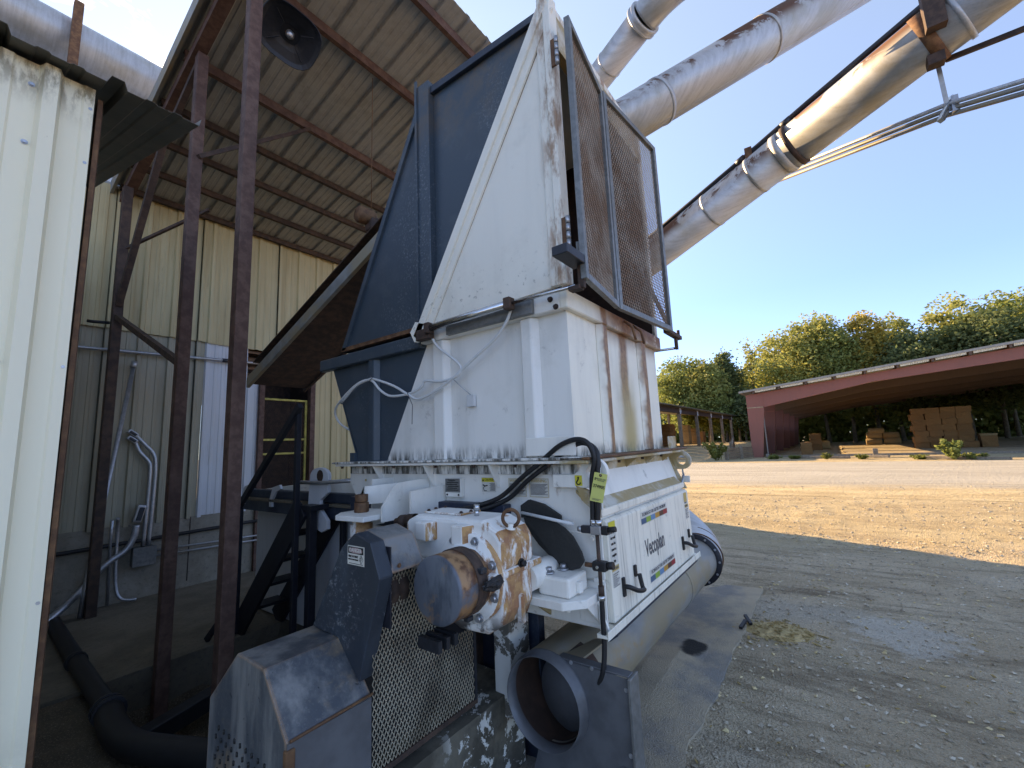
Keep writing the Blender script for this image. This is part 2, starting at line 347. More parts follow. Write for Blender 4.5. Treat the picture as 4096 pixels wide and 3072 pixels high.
# ------------------------------------------------------------------ object helpers
def thing(name, label, cat, loc=(0, 0, 0), group=None):
    o = bpy.data.objects.new(name, None); COL.objects.link(o); o.location = loc
    o.empty_display_size = .1
    o['label'] = label; o['category'] = cat
    if group: o['group'] = group
    return o
def tag(o, label, cat, group=None):
    o['label'] = label; o['category'] = cat
    if group: o['group'] = group
    return o
def wloc(o):
    v = Vector((0, 0, 0))
    while o is not None:
        v += o.location; o = o.parent
    return v
class MB:
    def __init__(s): s.v = []; s.f = []; s.sm = []
    def poly(s, pts, smooth=False):
        i = len(s.v); s.v += [tuple(p) for p in pts]; s.f.append(tuple(range(i, i+len(pts)))); s.sm.append(smooth); return s
    def prism(s, pts, vec):
        pts = [Vector(p) for p in pts]; vec = Vector(vec); n = len(pts)
        nm = Vector((0, 0, 0))
        for k in range(n): nm += pts[k].cross(pts[(k+1) % n])
        if nm.dot(vec) > 0: pts.reverse()
        i = len(s.v); s.v += [tuple(p) for p in pts] + [tuple(p+vec) for p in pts]
        s.f.append(tuple(range(i, i+n))); s.f.append(tuple(range(i+2*n-1, i+n-1, -1)))
        for k in range(n):
            j = (k+1) % n; s.f.append((i+j, i+k, i+n+k, i+n+j))
        s.sm += [False]*(n+2); return s
    def box(s, x0, x1, y0, y1, z0, z1):
        return s.prism([(x0, y0, z0), (x1, y0, z0), (x1, y1, z0), (x0, y1, z0)], (0, 0, z1-z0))
    def beam(s, p, q, a, b=None, up=(0, 0, 1)):
        p, q = Vector(p), Vector(q); b = a if b is None else b
        d = (q-p).normalized(); u = Vector(up)
        if abs(d.dot(u)) > .98: u = Vector((1, 0, 0))
        r = d.cross(u).normalized()*a/2; u = r.cross(d).normalized()*b/2
        return s.prism([p-r-u, p+r-u, p+r+u, p-r+u], q-p)
    def tube(s, pts, r, n=12, caps=True, closed=False):
        pts = [Vector(p) for p in pts]; m = len(pts); rs = r if isinstance(r, (list, tuple)) else [r]*m
        base = len(s.v); prev = None
        for k, p in enumerate(pts):
            if closed: d = (pts[(k+1) % m]-pts[k-1])
            else: d = pts[min(k+1, m-1)]-pts[max(k-1, 0)]
            d.normalize()
            if prev is None:
                u = Vector((0, 0, 1)) if abs(d.z) < .9 else Vector((1, 0, 0)); a = d.cross(u).normalized()
            else:
                a = (prev - d*prev.dot(d)).normalized()
            prev = a; b = d.cross(a)
            for j in range(n):
                t = 2*pi*j/n; s.v.append(tuple(p + (a*cos(t)+b*sin(t))*rs[k]))
        for k in range(m if closed else m-1):
            k2 = (k+1) % m
            for j in range(n):
                j2 = (j+1) % n
                s.f.append((base+k*n+j, base+k*n+j2, base+k2*n+j2, base+k2*n+j)); s.sm.append(True)
        if caps and not closed:
            s.f.append(tuple(base+j for j in reversed(range(n)))); s.f.append(tuple(base+(m-1)*n+j for j in range(n))); s.sm += [False, False]
        return s
    def lathe(s, p, axis, prof, n=32):
        """prof: list of (t along axis, radius)"""
        p = Vector(p); d = Vector(axis).normalized(); u = Vector((0, 0, 1)) if abs(d.z) < .9 else Vector((1, 0, 0))
        a = d.cross(u).normalized(); b = d.cross(a); base = len(s.v)
        for t, r in prof:
            for j in range(n):
                th = 2*pi*j/n; s.v.append(tuple(p+d*t+(a*cos(th)+b*sin(th))*max(r, 1e-4)))
        for k in range(len(prof)-1):
            for j in range(n):
                j2 = (j+1) % n
                s.f.append((base+k*n+j, base+k*n+j2, base+(k+1)*n+j2, base+(k+1)*n+j)); s.sm.append(True)
        return s
    def disc(s, c, axis, r, n=32):
        c = Vector(c); d = Vector(axis).normalized(); u = Vector((0, 0, 1)) if abs(d.z) < .9 else Vector((1, 0, 0))
        a = d.cross(u).normalized(); b = d.cross(a)
        return s.poly([c+(a*cos(2*pi*j/n)+b*sin(2*pi*j/n))*r for j in range(n)])
    def cyl(s, p, q, r, n=24): return s.tube([p, q], r, n)
    def bolt(s, p, axis, r=.012, h=.010):
        d = Vector(axis).normalized(); p = Vector(p)
        s.tube([p, p+d*h*.3], r*1.5, 12); return s.tube([p+d*h*.3, p+d*h*1.3], r, 6)
    def build(s, name, mat, parent=None, bevel=0, seg=1, angle=35):
        me = bpy.data.meshes.new(name); off = wloc(parent)
        me.from_pydata([(x-off.x, y-off.y, z-off.z) for x, y, z in s.v], [], s.f)
        me.polygons.foreach_set('use_smooth', s.sm); me.update()
        o = bpy.data.objects.new(name, me); COL.objects.link(o); o.parent = parent
        if mat: me.materials.append(M[mat] if isinstance(mat, str) else mat)
        if bevel:
            b = o.modifiers.new('bevel', 'BEVEL'); b.width = bevel; b.segments = seg; b.limit_method = 'ANGLE'; b.angle_limit = radians(angle); b.harden_normals = False
        return o
def struct(o, kind='structure'):
    o['kind'] = kind; return o
def quads_np(name, V, mat, parent=None, off=(0, 0, 0), smooth=False):
    """V: (n,4,3) array of quads"""
    n = len(V); me = bpy.data.meshes.new(name)
    me.vertices.add(4*n); me.vertices.foreach_set('co', (V-np.array(off)).astype(np.float32).ravel())
    me.loops.add(4*n); me.loops.foreach_set('vertex_index', np.arange(4*n, dtype=np.int32))
    me.polygons.add(n); me.polygons.foreach_set('loop_start', np.arange(0, 4*n, 4, dtype=np.int32))
    me.update(calc_edges=True)
    me.materials.append(M[mat] if isinstance(mat, str) else mat)
    o = bpy.data.objects.new(name, me); COL.objects.link(o); o.parent = parent
    return o
def copy_tree(o, parent=None, loc=None):
    c = o.copy(); COL.objects.link(c); c.parent = parent
    if loc is not None: c.location = loc
    for ch in list(o.children): copy_tree(ch, c)
    return c
def text(name, s, size, loc, u, v, mat, parent, align='CENTER', sx=1.0, thick=.0006, bold=0.0):
    """lettering lying in the plane of u (reading direction) and v (up)"""
    cu = bpy.data.curves.new(name, 'FONT'); cu.body = s; cu.size = size; cu.align_x = align; cu.align_y = 'CENTER'; cu.extrude = thick; cu.resolution_u = 3; cu.offset = bold
    t = bpy.data.objects.new(name, cu); COL.objects.link(t)
    dg = bpy.context.evaluated_depsgraph_get(); me = bpy.data.meshes.new_from_object(t.evaluated_get(dg))
    bpy.data.objects.remove(t, do_unlink=True)
    u, v = Vector(u).normalized(), Vector(v).normalized(); nrm = u.cross(v)
    Mx = Matrix((u*sx, v, nrm)).transposed().to_4x4(); Mx.translation = Vector(loc)-wloc(parent)
    me.transform(Mx); me.materials.clear(); me.materials.append(M[mat])
    o = bpy.data.objects.new(name, me); COL.objects.link(o); o.parent = parent
    return o
def spline(pts, k=8):
    """Catmull-Rom through pts"""
    P = [Vector(p) for p in pts]; P = [P[0]*2-P[1]] + P + [P[-1]*2-P[-2]]; out = []
    for i in range(1, len(P)-2):
        for j in range(k):
            t = j/k; a, b, c, d = P[i-1:i+3]
            out.append(.5*((2*b)+(c-a)*t+(2*a-5*b+4*c-d)*t*t+(3*b-a-3*c+d)*t**3))
    out.append(P[-2]); return out
def profile(width, pitch=.305, h=.03, lead=0.0):
    """R-panel cross section: list of (u, height)"""
    pts = []; k = 0
    unit = [(0, 0), (.012, h), (.05, h), (.062, 0), (.115, 0), (.122, .006), (.150, .006), (.157, 0), (.205, 0), (.212, .006), (.240, .006), (.247, 0)]
    u0 = lead
    while True:
        for (a, b) in unit:
            uu = u0 + a*pitch/.305
            if uu > width: 
                pts.append((width, b)); return pts
            pts.append((uu, b))
        u0 += pitch
def sheet_mesh(p, u, v, n, width, length, pitch=.305, h=.03, th=.0015, cuts=1, sag=0.0):
    """corrugated sheet from corner p: ribs spaced along u, running along v, standing out along n"""
    p, u, v, n = Vector(p), Vector(u).normalized(), Vector(v).normalized(), Vector(n).normalized()
    pr = profile(width, pitch, h); mb = MB(); m = len(pr)
    for side in (0, 1):
        base = len(mb.v)
        for k in range(cuts+1):
            for (a, b) in pr:
                mb.v.append(tuple(p+u*a+v*(length*k/cuts)+n*(b-side*th)))
        for k in range(cuts):
            for j in range(m-1):
                q = (base+k*m+j, base+k*m+j+1, base+(k+1)*m+j+1, base+(k+1)*m+j)
                mb.f.append(q if side == 0 else q[::-1]); mb.sm.append(False)
    for k in (0, cuts):                      # end edges
        for j in range(m-1):
            a = k*m+j; o2 = (cuts+1)*m
            mb.f.append((a, a+1, a+1+o2, a+o2)); mb.sm.append(False)
    return mb
def expanded(p, u, v, W, H, inside, sw=.014, lw=.034, t=.0032, d=.004):
    """expanded metal in the plane u,v: strands as thin bars; inside(a,b) trims the outline"""
    p, u, v = Vector(p), Vector(u).normalized(), Vector(v).normalized(); n = u.cross(v)
    A = []; 
    nx, ny = int(W/sw)+1, int(H/lw)+1
    for i in range(nx):
        for j in range(ny*2):
            a0 = i*sw; b0 = j*lw/2
            s0 = (a0+(sw/2 if j % 2 else 0), b0)
            for dx in (-sw/2, sw/2):
                e0 = (s0[0]+dx, b0+lw/2); mid = ((s0[0]+e0[0])/2, (s0[1]+e0[1])/2)
                if 0 <= mid[0] <= W and 0 <= mid[1] <= H and inside(*mid): A.append((*s0, *e0))
    A = np.array(A); pv, uv, vv, nv = (np.array(x) for x in (p, u, v, n))
    s = pv+A[:, :1]*uv+A[:, 1:2]*vv; e = pv+A[:, 2:3]*uv+A[:, 3:4]*vv
    dr = (e-s)/np.linalg.norm(e-s, axis=1)[:, None]; sd = np.cross(dr, nv)*t/2; nn = nv*d/2
    c = [s-sd-nn, s+sd-nn, s+sd+nn, s-sd+nn]; g = [e-sd-nn, e+sd-nn, e+sd+nn, e-sd+nn]
    Q = [np.stack([c[k], c[(k+1) % 4], g[(k+1) % 4], g[k]], axis=1) for k in range(4)]
    return np.concatenate(Q)

# ================================================================== SETTING
def sstep(a, b, x):
    t = min(max((x-a)/(b-a), 0), 1); return t*t*(3-2*t)
def ground_z(x, y):
    z = 0.0
    near = 1-sstep(9, 13, x)
    if near > 0 and -9 < y < 7:
        n1 = mnoise.fractal(Vector((x*1.3, y*1.3, 0)), 1.0, 2.0, 4); n2 = mnoise.noise(Vector((x*9, y*9, 3)))
        z += near*(n1*.018+n2*.009)
        z += near*.02*mnoise.noise(Vector((x*.5+4, y*.5, 9)))
    if x > 8 and x < 14: z += (.018*mnoise.noise(Vector((x*2.6, y*3.6, 1)))+.012*mnoise.noise(Vector((x*6, y*7, 2))))*sstep(8, 9.5, x)*(1-sstep(12, 13.5, x))
    # pit under the shed roof in front of the slab
    pit = sstep(.85, 1.15, x)*(1-sstep(2.3, 2.7, x))*sstep(2.3, 2.75, y)*(1-sstep(4.55, 4.62, y))
    z -= .38*pit
    # dirt heap under the gearbox and below the duct
    z += .16*math.exp(-(((x-1.55)/.35)**2+((y-1.22)/.22)**2))
    z += .05*math.exp(-(((x-3.2)/.5)**2+((y-1.15)/.22)**2))
    # yard climbs towards the far open sheds
    z += .76*sstep(35, 44, x)*sstep(5.4, 10.5, y)
    return z
def spread(segs):
    out = []
    for a, b, st in segs:
        n = max(1, round((b-a)/st)); out += [a+(b-a)*i/n for i in range(n)]
    return out+[segs[-1][1]]
gx = spread([(-400, -40, 60), (-40, -4, 4), (-4, 0.4, .25), (.4, 7.5, .055), (7.5, 13, .12), (13, 20, .35), (20, 50, 1.0), (50, 110, 5), (110, 900, 80)])
gy = spread([(-700, -60, 64), (-60, -12, 4), (-12, -4, .25), (-4, 3.0, .055), (3.0, 7.0, .15), (7, 14, .5), (14, 60, 4), (60, 700, 64)])
nx, ny = len(gx), len(gy)
gv = [(x, y, ground_z(x, y)) for x in gx for y in gy]
gf = [(i*ny+j, (i+1)*ny+j, (i+1)*ny+j+1, i*ny+j+1) for i in range(nx-1) for j in range(ny-1)]
gm = bpy.data.meshes.new('ground'); gm.from_pydata(gv, [], gf); gm.polygons.foreach_set('use_smooth', [True]*len(gf)); gm.update()
ground = bpy.data.objects.new('ground', gm); COL.objects.link(ground); struct(ground)
def sunlit_dirt(b):
    d = b.mix(b.ss(b.noise(1.3, 7, .65, b.mapv((1, .4, 1))), .38, .62), (0.60, 0.49, 0.31), (0.46, 0.355, 0.215))
    d = b.mix(b.mul(b.ss(b.noise(6, 8, .8, b.mapv((1.2, .45, 1))), .54, .66), .8), d, (0.19, 0.145, 0.095))
    return b.mix(b.mul(b.ss(b.noise(11, 6, .7), .60, .7), .5), d, (0.62, 0.54, 0.39))
def ground_mat():
    b = NB('yard_dirt', .95, 0, .2); x, y = b.axis(0), b.axis(1)
    c = b.mix(b.ss(b.noise(.9, 7, .62), .36, .66), (0.80, 0.635, 0.455), (0.64, 0.485, 0.33))  # near dirt lifted and warmed against the dim blue shade; sunlit dirt is separate
    c = b.mix(b.mul(b.ss(b.noise(1.0, 8, .75, b.mapv((4.5, .8, 1), (0, 0, .25))), .47, .62), .75), c, (0.34, 0.25, 0.165))
    c = b.mix(b.mul(b.ss(b.noise(1.0, 6, .7, b.mapv((3.2, .7, 1), (0, 0, .1))), .54, .68), .6), c, (0.70, 0.56, 0.385))
    c = b.mix(b.mul(b.ss(b.noise(.55, 5, .6, b.mapv((1, .6, 1), (0, 0, .5))), .52, .66), .6), c, (0.66, 0.59, 0.49))
    damp = b.mul(b.ss(b.noise(1.1, 6, .65, b.mapv((1.4, .5, 1))), .55, .66), b.ss(x, 9, 5))
    c = b.mix(b.mul(damp, .85), c, (0.27, 0.185, 0.115))
    # pale dry crust beside the sawdust
    dx = b.math('MULTIPLY', b.math('SUBTRACT', x, 4.72), 1/.42); dy = b.math('MULTIPLY', b.math('SUBTRACT', y, -.27), 1/.36)
    d2 = b.math('ADD', b.mul(dx, dx), b.mul(dy, dy)); d2 = b.math('ADD', d2, b.mul(b.math('SUBTRACT', b.noise(5, 7, .65), .5), 4.5))
    c = b.mix(b.mul(b.ss(d2, 1.2, .5), .8), c, (0.76, 0.69, 0.585))
    far = b.ss(b.math('ADD', x, b.mul(b.math('SUBTRACT', b.noise(.7, 5), .5), 3)), 6.6, 9.2)
    c = b.mix(far, c, sunlit_dirt(b))
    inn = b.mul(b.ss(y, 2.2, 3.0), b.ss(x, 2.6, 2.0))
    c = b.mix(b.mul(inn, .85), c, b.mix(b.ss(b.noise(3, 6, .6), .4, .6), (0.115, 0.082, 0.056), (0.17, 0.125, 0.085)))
    heap = b.mul(b.mul(b.ss(x, 1.0, 1.2), b.ss(x, 2.3, 2.0)), b.mul(b.ss(y, .80, .95), b.ss(y, 1.6, 1.5)))
    c = b.mix(heap, c, b.mix(b.ss(b.noise(26, 6, .75), .42, .6), (0.10, 0.052, 0.024), (0.27, 0.155, 0.065)))
    c = b.mix(b.mul(b.ss(b.noise(30, 9, .9), .50, .62), .6), c, (0.24, 0.18, 0.125))
    c = b.mix(b.mul(b.ss(b.noise(47, 8, .85), .54, .68), .5), c, (0.80, 0.70, 0.56))
    g = b.vor(70); g2 = b.vor(23)
    c = b.mix(b.mul(b.ss(g, .30, .12), .45), c, (0.70, 0.62, 0.52)); c = b.mix(b.mul(b.ss(g2, .20, .08), .4), c, (0.18, 0.14, 0.10))
    b.color(c)
    h = b.math('ADD', b.mul(b.noise(14, 8, .75), 1.0), b.mul(g, .35))
    b.bump(h, 1.0, .07); return b.m
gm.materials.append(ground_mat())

# compacted grey road across the yard
def road_mat():
    b = NB('dusty_road', .95, 0, .2); x = b.axis(0)
    c = b.mix(b.ss(b.noise(.5, 6, .6, b.mapv((1, .3, 1))), .35, .65), (0.47, 0.445, 0.385), (0.38, 0.355, 0.305))
    c = b.mix(b.mul(b.ss(b.noise(.9, 6, .7, b.mapv((2.0, .12, 1))), .5, .64), .5), c, (0.28, 0.255, 0.215))
    c = b.mix(b.mul(b.ss(b.vor(14), .25, .1), .4), c, (0.52, 0.49, 0.43))
    e = b.ss(b.math('ADD', x, b.mul(b.math('SUBTRACT', b.noise(.5, 7, .7, b.mapv((1, .35, 1))), .5), 7)), 15.0, 18.0)
    c = b.mix(e, sunlit_dirt(b), c)
    b.color(c); b.bump(b.noise(9, 8, .75), 1.0, .10); return b.m
mb = MB(); ry = spread([(-300, -40, 40), (-40, -14, 2), (-14, 14, .7), (14, 300, 40)])
for k in range(len(ry)-1):
    for xa, xb in ((13.6, 18), (18, 24), (24, 29.3)): mb.poly([(xa, ry[k], .005), (xb, ry[k], .005), (xb, ry[k+1], .005), (xa, ry[k+1], .005)])
struct(mb.build('road', road_mat()))

# strip of old asphalt along the machine
def asphalt_mat():
    b = NB('worn_asphalt', .92, 0, .25)
    c = b.mix(b.ss(b.noise(2.1, 7, .65), .36, .6), (0.24, 0.225, 0.205), (0.45, 0.355, 0.255))
    c = b.mix(b.mul(b.ss(b.vor(130), .34, .14), .6), c, (0.30, 0.29, 0.27))
    dx = b.math('SUBTRACT', b.axis(0), 3.62); dy = b.math('SUBTRACT', b.axis(1), 1.05); d2 = b.math('ADD', b.mul(dx, dx), b.mul(b.mul(dy, dy), 3))
    d2 = b.math('ADD', d2, b.mul(b.math('SUBTRACT', b.noise(8, 5), .5), .05))
    c = b.mix(b.ss(d2, .035, .012), c, (0.028, 0.026, 0.024))
    b.color(c); b.bump(b.math('ADD', b.noise(60, 5, .7), b.mul(b.vor(110), .6)), .5, .015); return b.m
mb = MB(); xs_ = spread([(-.6, 5.35, .07)])
for k in range(len(xs_)-1):
    r = []
    for xx in (xs_[k], xs_[k+1]):
        e = .785+.035*mnoise.fractal(Vector((xx*2.5, 0, 4)), 1, 2, 4)
        e2 = 1.72 if xx < 4.3 else 1.72-(xx-4.3)*.55
        r.append((e, e2))
    ya = [r[0][0]+(r[0][1]-r[0][0])*t/6 for t in range(7)]; yb = [r[1][0]+(r[1][1]-r[1][0])*t/6 for t in range(7)]
    zz = lambda x_, y_: ground_z(x_, y_)+.016
    for t in range(6): mb.poly([(xs_[k], ya[t], zz(xs_[k], ya[t])), (xs_[k+1], yb[t], zz(xs_[k+1], yb[t])), (xs_[k+1], yb[t+1], zz(xs_[k+1], yb[t+1])), (xs_[k], ya[t+1], zz(xs_[k], ya[t+1]))], True)
    mb.poly([(xs_[k], ya[0], zz(xs_[k], ya[0])-.05), (xs_[k+1], yb[0], zz(xs_[k+1], yb[0])-.05), (xs_[k+1], yb[0], zz(xs_[k+1], yb[0])), (xs_[k], ya[0], zz(xs_[k], ya[0]))])
struct(mb.build('asphalt_strip', asphalt_mat()))

# concrete slab under the shed roof, front edge broken
mb = MB(); ex = spread([(-2.5, 6.5, .12)]); front = [4.46+.035*mnoise.fractal(Vector((x*3, 1, 1)), 1, 2, 4)+.02*mnoise.noise(Vector((x*14, 0, 0))) for x in ex]
for k in range(len(ex)-1):
    a, b_, fa, fb = ex[k], ex[k+1], front[k], front[k+1]
    d1 = .03+.03*mnoise.noise(Vector((a*6, 3, 0))); d2 = .03+.03*mnoise.noise(Vector((b_*6, 3, 0)))
    mb.poly([(a, fa, .03), (b_, fb, .03), (b_, 6.80, .03), (a, 6.80, .03)])
    mb.poly([(a, fa+d1, -.12), (b_, fb+d2, -.12), (b_, fb, .03), (a, fa, .03)]); mb.poly([(a, fa+d1+.05, -.45), (b_, fb+d2+.05, -.45), (b_, fb+d2, -.12), (a, fa+d1, -.12)])
struct(mb.build('concrete_slab', 'slab'))

# ------------------------------------------------------------------ mill building behind
WY = 6.75
mill = thing('mill_building', 'long cream metal mill building with stained ribbed wall behind the shed roof', 'building', (2.5, WY, 0))
wall_base = MB().box(-8, 10.8, WY, WY+.25, -.5, .88).build('base_wall', 'block', mill)
for x in (1.2, 1.98, 2.12, 2.9, 4.6): MB().box(x, x+.012, WY-.003, WY+.01, .1, .88).build('joint', 'darkrust', wall_base)
def wsheet(x0, x1, z0, z1, m, dy=0.0):
    return sheet_mesh((x0, WY+.02-dy, z0), (1, 0, 0), (0, 0, 1), (0, -1, 0), x1-x0, z1-z0).build('wall_sheet', m, mill)
x = -8.0
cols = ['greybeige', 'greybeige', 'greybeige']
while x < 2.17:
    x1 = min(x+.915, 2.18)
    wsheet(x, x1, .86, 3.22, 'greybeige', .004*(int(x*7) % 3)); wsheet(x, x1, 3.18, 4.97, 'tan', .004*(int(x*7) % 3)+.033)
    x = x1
x = 2.18
while x < 10.7:
    x1 = min(x+.915, 10.8); wsheet(x, x1, 3.17, 4.97, 'tan', .003*(int(x*5) % 3)+.035); x = x1
wsheet(2.18, 2.72, .86, 3.23, 'newwhite', .012)
wsheet(2.72, 2.885, .86, 2.68, 'newwhite', .008)
x = 3.73
while x < 10.7:
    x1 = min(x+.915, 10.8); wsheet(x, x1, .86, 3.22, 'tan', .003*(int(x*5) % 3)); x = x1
# opening frame, louvre, dark room behind
op = MB().box(2.72, 3.80, WY+.9, WY+.93, 0, 3.3).box(2.70, 2.72, WY+.03, WY+.9, 0, 3.3).box(3.80, 3.82, WY+.03, WY+.9, 0, 3.3).box(2.7, 3.82, WY+.03, WY+.9, 3.3, 3.33).build('room_lining', 'darkrust', mill)
MB().box(2.885, 2.955, WY-.05, WY+.05, .03, 2.78).build('door_jamb', 'post', mill, .003)
MB().box(3.655, 3.735, WY-.05, WY+.05, .03, 2.92).build('door_jamb', 'post', mill, .003)
for k in range(4): MB().prism([(2.72, WY, 2.75+k*.12), (2.72, WY+.08, 2.80+k*.12), (2.72, WY+.08, 2.83+k*.12), (2.72, WY, 2.78+k*.12)], (.42, 0, 0)).build('louvre_blade', 'rust', mill)
# yellow mesh gate in the opening
gate = thing('mesh_gate', 'yellow framed mesh gate in the doorway of the cream wall', 'gate', (3.29, WY, 0))
g = MB(); y0 = WY+.02
for (xa, xb, za, zb) in ((2.955, 2.985, .05, 2.47), (3.605, 3.64, .05, 2.47)): g.box(xa, xb, y0, y0+.03, za, zb)
for z in (2.47, 1.86, 1.65, .08): g.box(2.985, 3.605, y0+.001, y0+.029, z-.03, z)
g.build('gate_frame', 'yellow', gate, .003)
q = expanded((2.985, y0+.015, .08), (1, 0, 0), (0, 0, 1), .62, 2.37, lambda a, b: True, .026, .06, .005, .004)
struct(quads_np('gate_mesh', q, 'darkrust', gate, wloc(gate)), 'stuff')
# upper part of the mill (set back) and its big roof
x = -8.0
while x < 2.9:
    x1 = min(x+.915, 3.0)
    sheet_mesh((x, 9.0, 4.9), (1, 0, 0), (0, 0, 1), (0, -1, 0), x1-x, 3.25).build('upper_wall_sheet', 'newwhite', mill); x = x1
MB().prism([(-8, WY+.02, 4.97), (-8, 9.02, 5.55), (-8, 9.02, 5.6), (-8, WY+.02, 5.02)], (18.8, 0, 0)).build('lower_roof', 'roofgrey', mill)
MB().prism([(-8, 9.06, 4.95), (-8, 31, 4.95), (-8, 31, 8.1), (-8, 20, 9.3), (-8, 9.06, 8.15)], (11.0, 0, 0)).build('main_hall', 'greybeige', mill)  # unseen halls and end wall, sized and placed for the yard shadow
MB().prism([(3.0, 9.02, 4.9), (3.0, 31, 4.9), (3.0, 31, 5.3), (3.0, 9.02, 5.6)], (7.8, 0, 0)).build('low_hall', 'roofgrey', mill)
MB().prism([(10.8, 7.0, 0), (10.8, 31, 0), (10.8, 31, 5), (10.8, 7.0, 5)], (-.2, 0, 0)).build('end_wall', 'greybeige', mill)
# ------------------------------------------------------------------ wall services
def conduit(name, label, pts, r, mat='zinc', n=10, sp=0):
    o = MB().tube(spline(pts, sp) if sp else pts, r, n).build(name, mat); tag(o, label, 'conduit'); return o
WZ = 6.69
c = thing('wall_conduit', 'thin straight steel conduit running level along the cream wall', 'conduit', (0, WZ, 2.9))
MB().tube([(-3, WZ, 2.86), (.9, WZ, 2.905), (2.43, WZ, 2.95), (2.95, WZ, 2.965)], .02, 10).build('tube', 'zinc', c)
for xx in (2.41, .2): MB().tube([(xx-.04, WZ, 2.947), (xx+.04, WZ, 2.951)], .028, 10).build('coupling', 'darksteel', c)
conduit('leaning_pipe', 'pale thin pipe leaning against the cream wall', [(1.43, 6.66, 2.77), (1.15, 6.5, .35), (1.12, 6.45, .04)], .022)
MB().tube([(1.415, 6.65, 2.72), (1.435, 6.663, 2.80)], .03, 12).build('end_cap', 'zinc', bpy.data.objects['leaning_pipe'])
for k, (dx, dz, lab) in enumerate(((0, 0, 'upper'), (-.05, -.075, 'lower'))):
    t = thing('conduit_run', 'bent steel conduit with the %s of two oval end fittings on the cream wall' % lab, 'conduit', (1.7, WZ, .6), 'twin bent conduits')
    MB().tube(spline([(1.50, WZ, 1.92+dz), (1.60+dx, WZ, 1.80+dz), (1.69+dx, WZ, 1.68+dz), (1.715+dx, WZ, 1.5), (1.712+dx, WZ, 1.1), (1.70+dx, WZ, .62)], 6), .021, 10).build('tube', 'zinc', t)
    b = MB().beam((1.43, WZ, 1.975+dz), (1.52, WZ, 1.905+dz), .05, .055).build('conduit_body', 'zinc', t, .012, 2)
    MB().beam((1.445, WZ-.03, 1.963+dz), (1.505, WZ-.03, 1.917+dz), .008, .028, (0, 0, 1)).build('cover', 'darksteel', b, .003)
t = thing('large_conduit', 'fat conduit with an oval inspection fitting low on the cream wall', 'conduit', (1.55, WZ, .5))
MB().tube(spline([(1.575, WZ, .87), (1.56, WZ, .74), (1.49, WZ, .60), (1.357, WZ, .505), (1.233, WZ, .375), (1.166, 6.6, .317), (1.03, 6.5, .20), (.80, 6.3, .06)], 6), .035, 12).build('tube', 'zinc', t)
b = MB().beam((1.61, WZ-.02, 1.10), (1.565, WZ-.02, .90), .085, .07, (0, -1, 0)).build('conduit_body', 'zinc', t, .02, 2)
MB().beam((1.605, WZ-.062, 1.07), (1.575, WZ-.062, .925), .05, .012, (0, -1, 0)).build('cover', 'darksteel', b, .004)
conduit('drop_conduit', 'slim conduit dropping straight to the floor by the wall', [(1.34, 6.6, .97), (1.355, WZ, .76), (1.368, 6.66, .05)], .014)
conduit('curved_conduit', 'conduit that drops down the wall and bends along the floor', [(1.383, 6.6, .985), (1.41, WZ, .83), (1.425, 6.67, .28), (1.47, 6.62, .10), (1.60, 6.58, .06)], .017, sp=6)
t = thing('junction_box', 'grey square junction box fixed low on the concrete wall', 'junction box', (1.66, WY, .4))
MB().box(1.555, 1.765, WY-.11, WY, .405, .61).build('box', 'framegrey', t, .006); MB().box(1.55, 1.77, WY-.118, WY-.11, .40, .615).build('lid', 'framegrey', t, .003)
conduit('side_conduit', 'upper of two thin conduits leaving the grey junction box', [(1.765, 6.68, .55), (3.2, 6.68, .50)], .013)
conduit('side_conduit', 'lower of two thin conduits leaving the grey junction box', [(1.765, 6.68, .487), (3.2, 6.68, .44)], .013)
conduit('black_cable', 'thick black cable strung along the concrete base of the wall', [(-2, 6.70, .62), (.9, 6.70, .676), (2.42, 6.70, .70), (3.0, 6.70, .71)], .022, 'black')
o = MB().tube([(.98, 6.60, 3.20), (1.02, 6.58, 3.195), (1.15, 6.5, 3.19)], .018, 8).build('wall_hook', 'black'); tag(o, 'short black rod sticking out by the dark corner post', 'hook')

# ------------------------------------------------------------------ shed roof on rusty posts
RY0, RY1 = 2.53, 6.73
def rz(y): return 4.965+.25*(WY-y)
can = thing('shed_roof', 'open lean-to shed roof of grey ribbed sheets on rusty red posts', 'shed', (1.2, 4.5, 0))
sl_ = Vector((0, RY1-RY0, rz(RY1)-rz(RY0))); nrm = Vector((0, .2425, .970))
x = 1.12
while x < 4.6:
    x1 = min(x+.915, 4.7); ov = RY0-.0
    sheet_mesh((x, RY0, rz(RY0)), (1, 0, 0), sl_, nrm, x1-x, sl_.length, h=.032).build('roof_sheet', 'roofunder', can); x = x1
for k, (y, m) in enumerate(((2.74, 'post'), (3.54, 'post'), (4.58, 'post'), (5.22, 'darkrust'), (5.73, 'darkrust'), (6.22, 'darkrust'), (6.66, 'darkrust'))):
    z = rz(y); d = .10 if k < 3 else .07
    p = MB().box(1.16, 4.69, y-.03, y-.022, z-d-.012, z-.012).box(1.16, 4.69, y-.022, y+.03, z-.022, z-.0125).box(1.16, 4.69, y-.022, y+.02, z-d-.012, z-d-.004)
    p.build('purlin', m, can)
